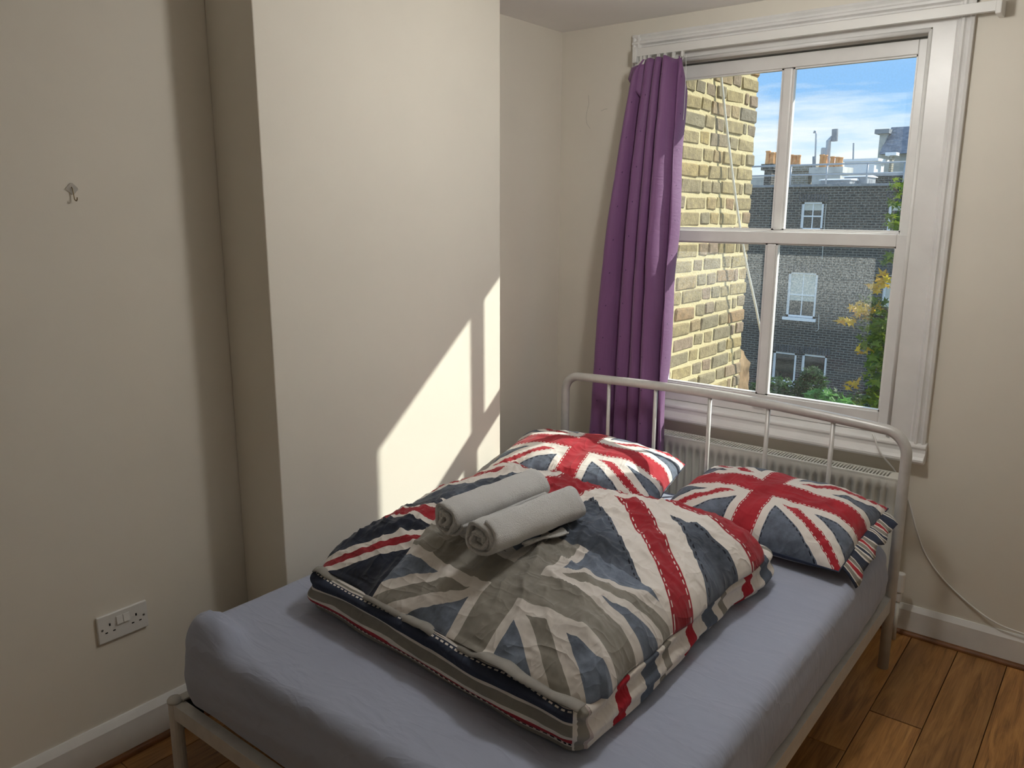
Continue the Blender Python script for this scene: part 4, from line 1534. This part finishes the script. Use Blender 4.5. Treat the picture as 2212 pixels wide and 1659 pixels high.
# ---- roof vents
for (px0, px1, py0, Y, lb) in ((1772, 1836, 387, FY + 1.6, 'low pale roof vent box, the nearer of two behind the railing'), (1822, 1872, 380, FY + 2.4, 'low pale roof vent box, the farther one to the right')):
    x0, x1, _, z1 = span(px0, px1, py0, 405, Y)
    v_ = thing('roof_vent', lb, 'roof vent', ((x0 + x1) / 2, Y + 0.5, 2.36), 'roof vents opposite')
    MB().box((x0, Y, 2.361), (x1, Y + 1.1, z1)).build('body', MT['vent_grey'], v_)
    MB().prism([(Y - 0.06, z1), (Y + 0.55, z1 + 0.04), (Y + 1.16, z1), (Y + 1.16, z1 - 0.025), (Y - 0.06, z1 - 0.025)], 0, x0 - 0.05, x1 + 0.05).build('lid', MT['far_white'], v_)
    MB().box((x1, Y + 0.35, 2.45), (x1 + 0.01, Y + 0.7, 2.6)).build('louvre', MT['lead'], v_)


def pot(parent, x, y, z0, h, r):
    mb = MB().lathe([(r * 1.05, 0), (r * 1.0, h * 0.1), (r * 0.85, h * 0.5), (r * 0.82, h * 0.88), (r * 1.0, h * 0.9), (r * 1.0, h), (r * 0.7, h), (r * 0.65, h * 0.9)], (x, y, z0), 14)
    return mb.build('chimney_pot', MT['terracotta'], parent, smooth=True)


def stack(label, px0, px1, py_top, Y, depth, mat, pots, pot_top, group='chimney stacks on the roofs opposite', band_=True):
    x0, x1, _, z1 = span(px0, px1, py_top, 405, Y)
    s = thing('chimney_stack', label, 'chimney', ((x0 + x1) / 2, Y + depth / 2, 2.36), group)
    MB().box((x0, Y, 2.361), (x1, Y + depth, z1 - 0.2)).build('shaft', mat, s)
    if band_:
        MB().box((x0 - 0.09, Y - 0.09, z1 - 0.2), (x1 + 0.09, Y + depth + 0.09, z1)).build('cap', mat, s)
    for (pp, pt) in pots:
        c_ = at(pp, py_top, Y + depth / 2)
        zt_ = at(pp, pt, Y + depth / 2).z
        pot(s, c_.x, Y + depth / 2, z1, zt_ - z1, 0.085)
    return s


stack('dark brick chimney stack with clay pots at the left end', 1649, 1668, 354, FY + 1.2, 1.0, MT['far_brick'], ((1658, 326), (1667, 329)), 0)
stack('pale brick chimney stack with a row of clay pots', 1672, 1748, 356, FY + 4.0, 1.2, MT['stack_brick'], ((1676, 329), (1700, 333), (1708, 334), (1716, 335), (1724, 335)), 0)
s3 = stack('rendered chimney stack with pots, mast and tall flue', 1752, 1817, 360, FY + 3.6, 1.0, MT['render'], ((1774, 334), (1781, 335), (1797, 338), (1808, 339), (1815, 340)), 0)
YS = FY + 4.42
s3_top = at(1817, 360, FY + 3.6).z
fl_ = thing('flue_pipe', 'tall cranked grey metal flue above the rendered stack', 'flue', (at(1788, 360, YS).x, YS, s3_top))
MB().tube([(at(1788, 359, YS).x, YS, s3_top + 0.001), at(1788, 345, YS), at(1790, 305, YS), at(1799, 297, YS)], 0.085, 12).build('pipe', MT['galv'], fl_, smooth=True)
MB().tube([at(1803, 305, YS - 0.05), at(1804, 279, YS - 0.05)], 0.105, 14).build('cowl', MT['lead'], fl_, smooth=False)
mast = thing('roof_mast', 'slender hooked vent mast standing beside the tall flue', 'mast', at(1760, 370, YS - 0.6))
MB().tube([at(1760, 372, YS - 0.6), at(1762, 315, YS - 0.6), at(1763, 290, YS - 0.6), at(1762, 284, YS - 0.6), at(1759.5, 283, YS - 0.6), at(1758, 288, YS - 0.6)], 0.028, 8).build('tube', MT['galv'], mast, smooth=True)
MB().tube([at(1758, 372, YS - 0.6), at(1758.5, 338, YS - 0.6)], 0.055, 8).build('stub', MT['lead'], mast, smooth=True)
tank = thing('water_tank', 'small grey tank half hidden behind the clay pots', 'tank', at(1778, 360, YS + 1.5))
x0, x1, z0, z1 = span(1773, 1786, 320, 360, YS + 1.5)
MB().lathe([(0.12, 2.361 - z0), (0.12, z1 - z0), (0.10, z1 - z0 + 0.02)], ((x0 + x1) / 2, YS + 1.5, z0), 16).build('drum', MT['galv'], tank)
ant = thing('roof_aerial', 'thin upright aerial rod on the far roof', 'aerial', at(1843, 345, FY + 6))
MB().tube([at(1843, 345, FY + 6), at(1844, 309, FY + 6)], 0.03, 6).build('rod', MT['galv'], ant)

# ---- white rooftop parapet and the slate-roofed house far right
YW = FY + 8.0
x0, x1, z0, z1 = span(1820, 1890, 343, 405, YW)
wr = thing('rooftop_store', 'low white rooftop structure behind the railing', 'roof structure', ((x0 + x1) / 2, YW + 1, 2.0))
MB().box((x0, YW, 2.0), (x1, YW + 1.4, z1 - 0.08)).build('wall', MT['far_white'], wr)
MB().box((x0 - 0.1, YW - 0.1, z1 - 0.08), (x1 + 0.15, YW + 1.5, z1 + 0.02)).build('roof', MT['far_white'], wr)
x0, x1, z0, z1 = span(1815, 2000, 378, 420, FY + 5.5)
lw = thing('low_roof_wall', 'dark low brick wall on the roof behind the vents', 'wall', ((x0 + x1) / 2, FY + 5.6, 2.36))
MB().box((x0, FY + 5.5, 2.361), (x1 + 4, FY + 5.75, z1)).build('brickwork', MT['far_brick'], lw)
MB().box((x0, FY + 5.45, z1), (x1 + 4, FY + 5.8, z1 + 0.08)).build('coping', MT['roof_light'], lw)
YHH = FY + 16
x0, x1, z0, z1 = span(1888, 2040, 282, 420, YHH)
hs = thing('slate_roof_house', 'pale house with a grey slate mansard roof in the distance', 'building', ((x0 + x1) / 2, YHH + 3, -7.0))
zr0 = at(1900, 333, YHH - 0.4).z
xm0, xm1 = at(1903, 333, YHH).x, at(1918, 278, YHH).x
MB().box((x0, YHH, -7.0), (x1, YHH + 6, zr0)).prism([(x0, zr0), (xm0, zr0), (xm1, z1), (x0, z1)], 1, YHH, YHH + 6).build('wall', MT['render'], hs)
MB().box((x0 - 0.2, YHH - 0.15, z1), (xm1 + 0.1, YHH + 6, z1 + 0.2)).build('parapet', MT['lead'], hs)
MB().add([(xm0, YHH - 0.35, zr0), (x1, YHH - 0.35, zr0), (x1, YHH + 0.6, z1 + 0.32), (xm1, YHH + 0.6, z1 + 0.32), (xm0, YHH + 5.9, zr0), (x1, YHH + 5.9, zr0), (x1, YHH + 5.0, z1 + 0.32), (xm1, YHH + 5.0, z1 + 0.32)],
         [(0, 1, 2, 3), (4, 7, 6, 5), (0, 3, 7, 4), (1, 5, 6, 2), (3, 2, 6, 7), (0, 4, 5, 1)]).build('slate_roof', MT['slate'], hs)
x0, x1, z0, z1 = span(1918, 1928, 336, 380, FY + 9)
pc = thing('brick_pier', 'small brick pier with pale cap behind the railing', 'pier', ((x0 + x1) / 2, FY + 9.1, 2.0))
MB().box((x0, FY + 9, 2.0), (x1, FY + 9.3, z1)).build('shaft', MT['stack_brick'], pc)
MB().box((x0 - 0.15, FY + 8.9, z1), (x1 + 0.15, FY + 9.4, z1 + 0.12)).build('cap', MT['far_white'], pc)
# pale wall behind everything at roof level
x0, x1, z0, z1 = span(1560, 1760, 380, 420, FY + 9)
bw = thing('back_roof_wall', 'pale rendered wall low on the roofs behind the stacks', 'wall', ((x0 + x1) / 2, FY + 9, 2.0))
MB().box((x0, FY + 9, 2.0), (x1, FY + 9.3, z1)).build('render', MT['render'], bw)


# ---- maple tree and bushes
def leaf_mesh(name, s, seed, mat):
    rr_ = random.Random(seed)
    angs = [-150, -118, -75, -48, -28, 0, 28, 48, 75, 118, 150]
    rad_ = [0.42, 0.85, 0.42, 0.95, 0.50, 1.15, 0.50, 0.95, 0.42, 0.85, 0.42]
    vs = [(0, 0, 0)]
    for a_, r_ in zip(angs, rad_):
        r_ *= rr_.uniform(0.85, 1.12) * s
        th_ = math.radians(a_)
        vs.append((r_ * math.sin(th_), r_ * math.cos(th_), -0.25 * s * (r_ / s) ** 2 * rr_.uniform(0.4, 1.2)))
    vs.append((0, -0.35 * s, 0.0))
    fs = [(0, i, i + 1) for i in range(1, 11)] + [(0, 11, 12), (0, 12, 1)]
    me = bpy.data.meshes.new(name); me.from_pydata(vs, [], fs); me.update()
    me.materials.append(mat)
    return me


lm = {k_: [leaf_mesh('leaf', 0.085, 60 + i, MT[k_]) for i in range(4)] for k_ in ('leaf_green', 'leaf_yellow', 'leaf_bright', 'leaf_dark')}


def scatter(c, rx, ry, rz, rr_):
    while True:
        p_ = Vector((rr_.uniform(-1, 1), rr_.uniform(-1, 1), rr_.uniform(-1, 1)))
        if p_.length <= 1: return c + Vector((p_.x * rx, p_.y * ry, p_.z * rz))


def leaves(parent, clusters, rr_):
    org_ = origin_of(parent)
    for (c, rx, ry, rz, n_, key) in clusters:
        for _ in range(n_):
            p_ = scatter(c, rx, ry, rz, rr_)
            o = bpy.data.objects.new('leaf', rr_.choice(lm[key]))
            COL.objects.link(o); o.parent = parent
            o.location = p_ - org_
            o.rotation_euler = (rr_.uniform(-1.0, 0.9) + 0.5, rr_.uniform(-0.8, 0.8), rr_.uniform(0, 6.28))
            sc_ = rr_.uniform(0.7, 1.25); o.scale = (sc_, sc_, sc_)


def foliage(parent, name, clusters, mat, rr_, size=0.08):
    mb = MB()
    for (c, rx, ry, rz, n_) in clusters:
        for _ in range(n_):
            p_ = scatter(c, rx, ry, rz, rr_)
            rot = Matrix.Rotation(rr_.uniform(0, 6.28), 3, 'Z') @ Matrix.Rotation(rr_.uniform(-1.2, 1.2), 3, 'X') @ Matrix.Rotation(rr_.uniform(-.8, .8), 3, 'Y')
            s_ = size * rr_.uniform(0.7, 1.3)
            me = lm['leaf_green'][rr_.randrange(4)]
            k_ = s_ / 0.085
            mb.add([p_ + rot @ (v_.co * k_) for v_ in me.vertices], [tuple(pp.vertices) for pp in me.polygons])
    return tag(mb.build(name, mat, parent, fixn=False), kind='stuff')


TY = 8.0
rr_ = random.Random(5)
base_t = at(1985, 700, TY)
tree = thing('maple_tree', 'maple with yellowing leaves at the right side of the window view', 'tree', (base_t.x, TY + 0.2, -7.0))
bx_ = base_t.x
mb = MB().tube(smooth_path([(bx_ + 0.1, TY + 0.2, -7.0), (bx_, TY + 0.2, -4.0), (bx_ + 0.1, TY + 0.25, -1.0), (bx_ + 0.15, TY + 0.2, 1.5), (bx_ + 0.2, TY + 0.2, 3.0)]), 0.10, 10)
mb.build('trunk', MT['bark'], tree, smooth=True)
for (p0, p1) in (((1975, 720), (1845, 690)), ((1975, 640), (1885, 600)), ((1980, 520), (1925, 400)), ((1975, 800), (1868, 745)), ((1985, 880), (1850, 850)), ((1975, 740), (1870, 650))):
    a_, b_ = at(*p0, TY + 0.2), at(*p1, TY)
    mid_ = (a_ + b_) / 2 + Vector((0, 0, 0.12))
    MB().tube(smooth_path([a_, mid_, b_]), [0.022] * 6 + [0.012] * 5, 6).build('branch', MT['bark'], tree, smooth=True)
CL = lambda px_, py_, r1, r2, n_, key, dy=0.0: (at(px_, py_, TY + dy), r1, 0.25, r2, n_, key)
leaves(tree, [CL(1908, 602, 0.11, 0.10, 12, 'leaf_yellow'), CL(1883, 622, 0.06, 0.06, 6, 'leaf_yellow'), CL(1865, 640, 0.05, 0.04, 3, 'leaf_green'),
              CL(1850, 665, 0.07, 0.10, 12, 'leaf_yellow'), CL(1900, 620, 0.10, 0.08, 8, 'leaf_yellow'), CL(1885, 665, 0.10, 0.08, 8, 'leaf_yellow'), CL(1880, 700, 0.14, 0.10, 14, 'leaf_green'), CL(1868, 680, 0.12, 0.06, 10, 'leaf_yellow'), CL(1850, 690, 0.07, 0.06, 6, 'leaf_yellow'), CL(1825, 695, 0.06, 0.04, 5, 'leaf_yellow'),
              CL(1895, 655, 0.13, 0.08, 16, 'leaf_green'), CL(1900, 690, 0.16, 0.13, 26, 'leaf_green'), CL(1893, 735, 0.16, 0.13, 26, 'leaf_green'),
              CL(1870, 735, 0.08, 0.07, 8, 'leaf_green'), CL(1865, 755, 0.09, 0.06, 8, 'leaf_yellow'), CL(1900, 780, 0.16, 0.16, 26, 'leaf_green'), CL(1885, 815, 0.14, 0.12, 16, 'leaf_green'),
              CL(1845, 830, 0.10, 0.07, 10, 'leaf_yellow'), CL(1885, 855, 0.16, 0.12, 20, 'leaf_green'), CL(1860, 870, 0.10, 0.08, 10, 'leaf_green'),
              CL(1940, 400, 0.10, 0.12, 12, 'leaf_green'), CL(1938, 450, 0.10, 0.16, 16, 'leaf_green'), CL(1928, 480, 0.12, 0.10, 10, 'leaf_green'), CL(1920, 560, 0.08, 0.10, 8, 'leaf_green')], rr_)
foliage(tree, 'foliage', [(at(1925, 740, TY + 0.5), 0.30, 0.3, 0.50, 420), (at(1925, 850, TY + 0.4), 0.28, 0.3, 0.35, 260), (at(1975, 480, TY + 0.4), 0.22, 0.3, 0.65, 260), (at(2000, 650, TY + 0.4), 0.4, 0.4, 0.9, 300)], MT['leaf_green'], rr_)

BYY = 7.0
bc = at(1775, 872, BYY)
bush = thing('garden_bush', 'bright green leafy bush low in the window view', 'bush', (bc.x, BYY, -7.0))
MB().tube([(bc.x, BYY, -7.0), (bc.x, BYY, bc.z - 0.1)], 0.05, 8).build('stem', MT['bark'], bush, smooth=True)
CB = lambda px_, py_, r1, r2, n_, key: (at(px_, py_, BYY), r1, 0.2, r2, n_, key)
leaves(bush, [CB(1755, 850, 0.10, 0.05, 14, 'leaf_bright'), CB(1790, 852, 0.10, 0.06, 16, 'leaf_bright'), CB(1770, 870, 0.18, 0.07, 24, 'leaf_bright'), CB(1820, 872, 0.14, 0.07, 16, 'leaf_bright'), CB(1745, 868, 0.06, 0.05, 6, 'leaf_bright')], rr_)
foliage(bush, 'foliage', [(at(1790, 905, BYY + 0.2), 0.45, 0.3, 0.16, 260)], MT['leaf_bright'], rr_)

SY = 14.0
sc_ = at(1690, 840, SY)
shr = thing('dark_shrub', 'dark green shrub below the lower windows of the terrace', 'shrub', (sc_.x, SY, -7.0))
MB().tube([(sc_.x, SY, -7.0), (sc_.x, SY, sc_.z)], 0.06, 8).build('stem', MT['bark'], shr, smooth=True)
foliage(shr, 'foliage', [(at(1690, 850, SY), 0.75, 0.5, 0.35, 420), (at(1755, 830, SY), 0.30, 0.4, 0.35, 240), (at(1752, 805, SY), 0.16, 0.3, 0.16, 60), (at(1830, 880, SY), 0.9, 0.5, 0.35, 420)], MT['leaf_dark'], rr_, 0.09)
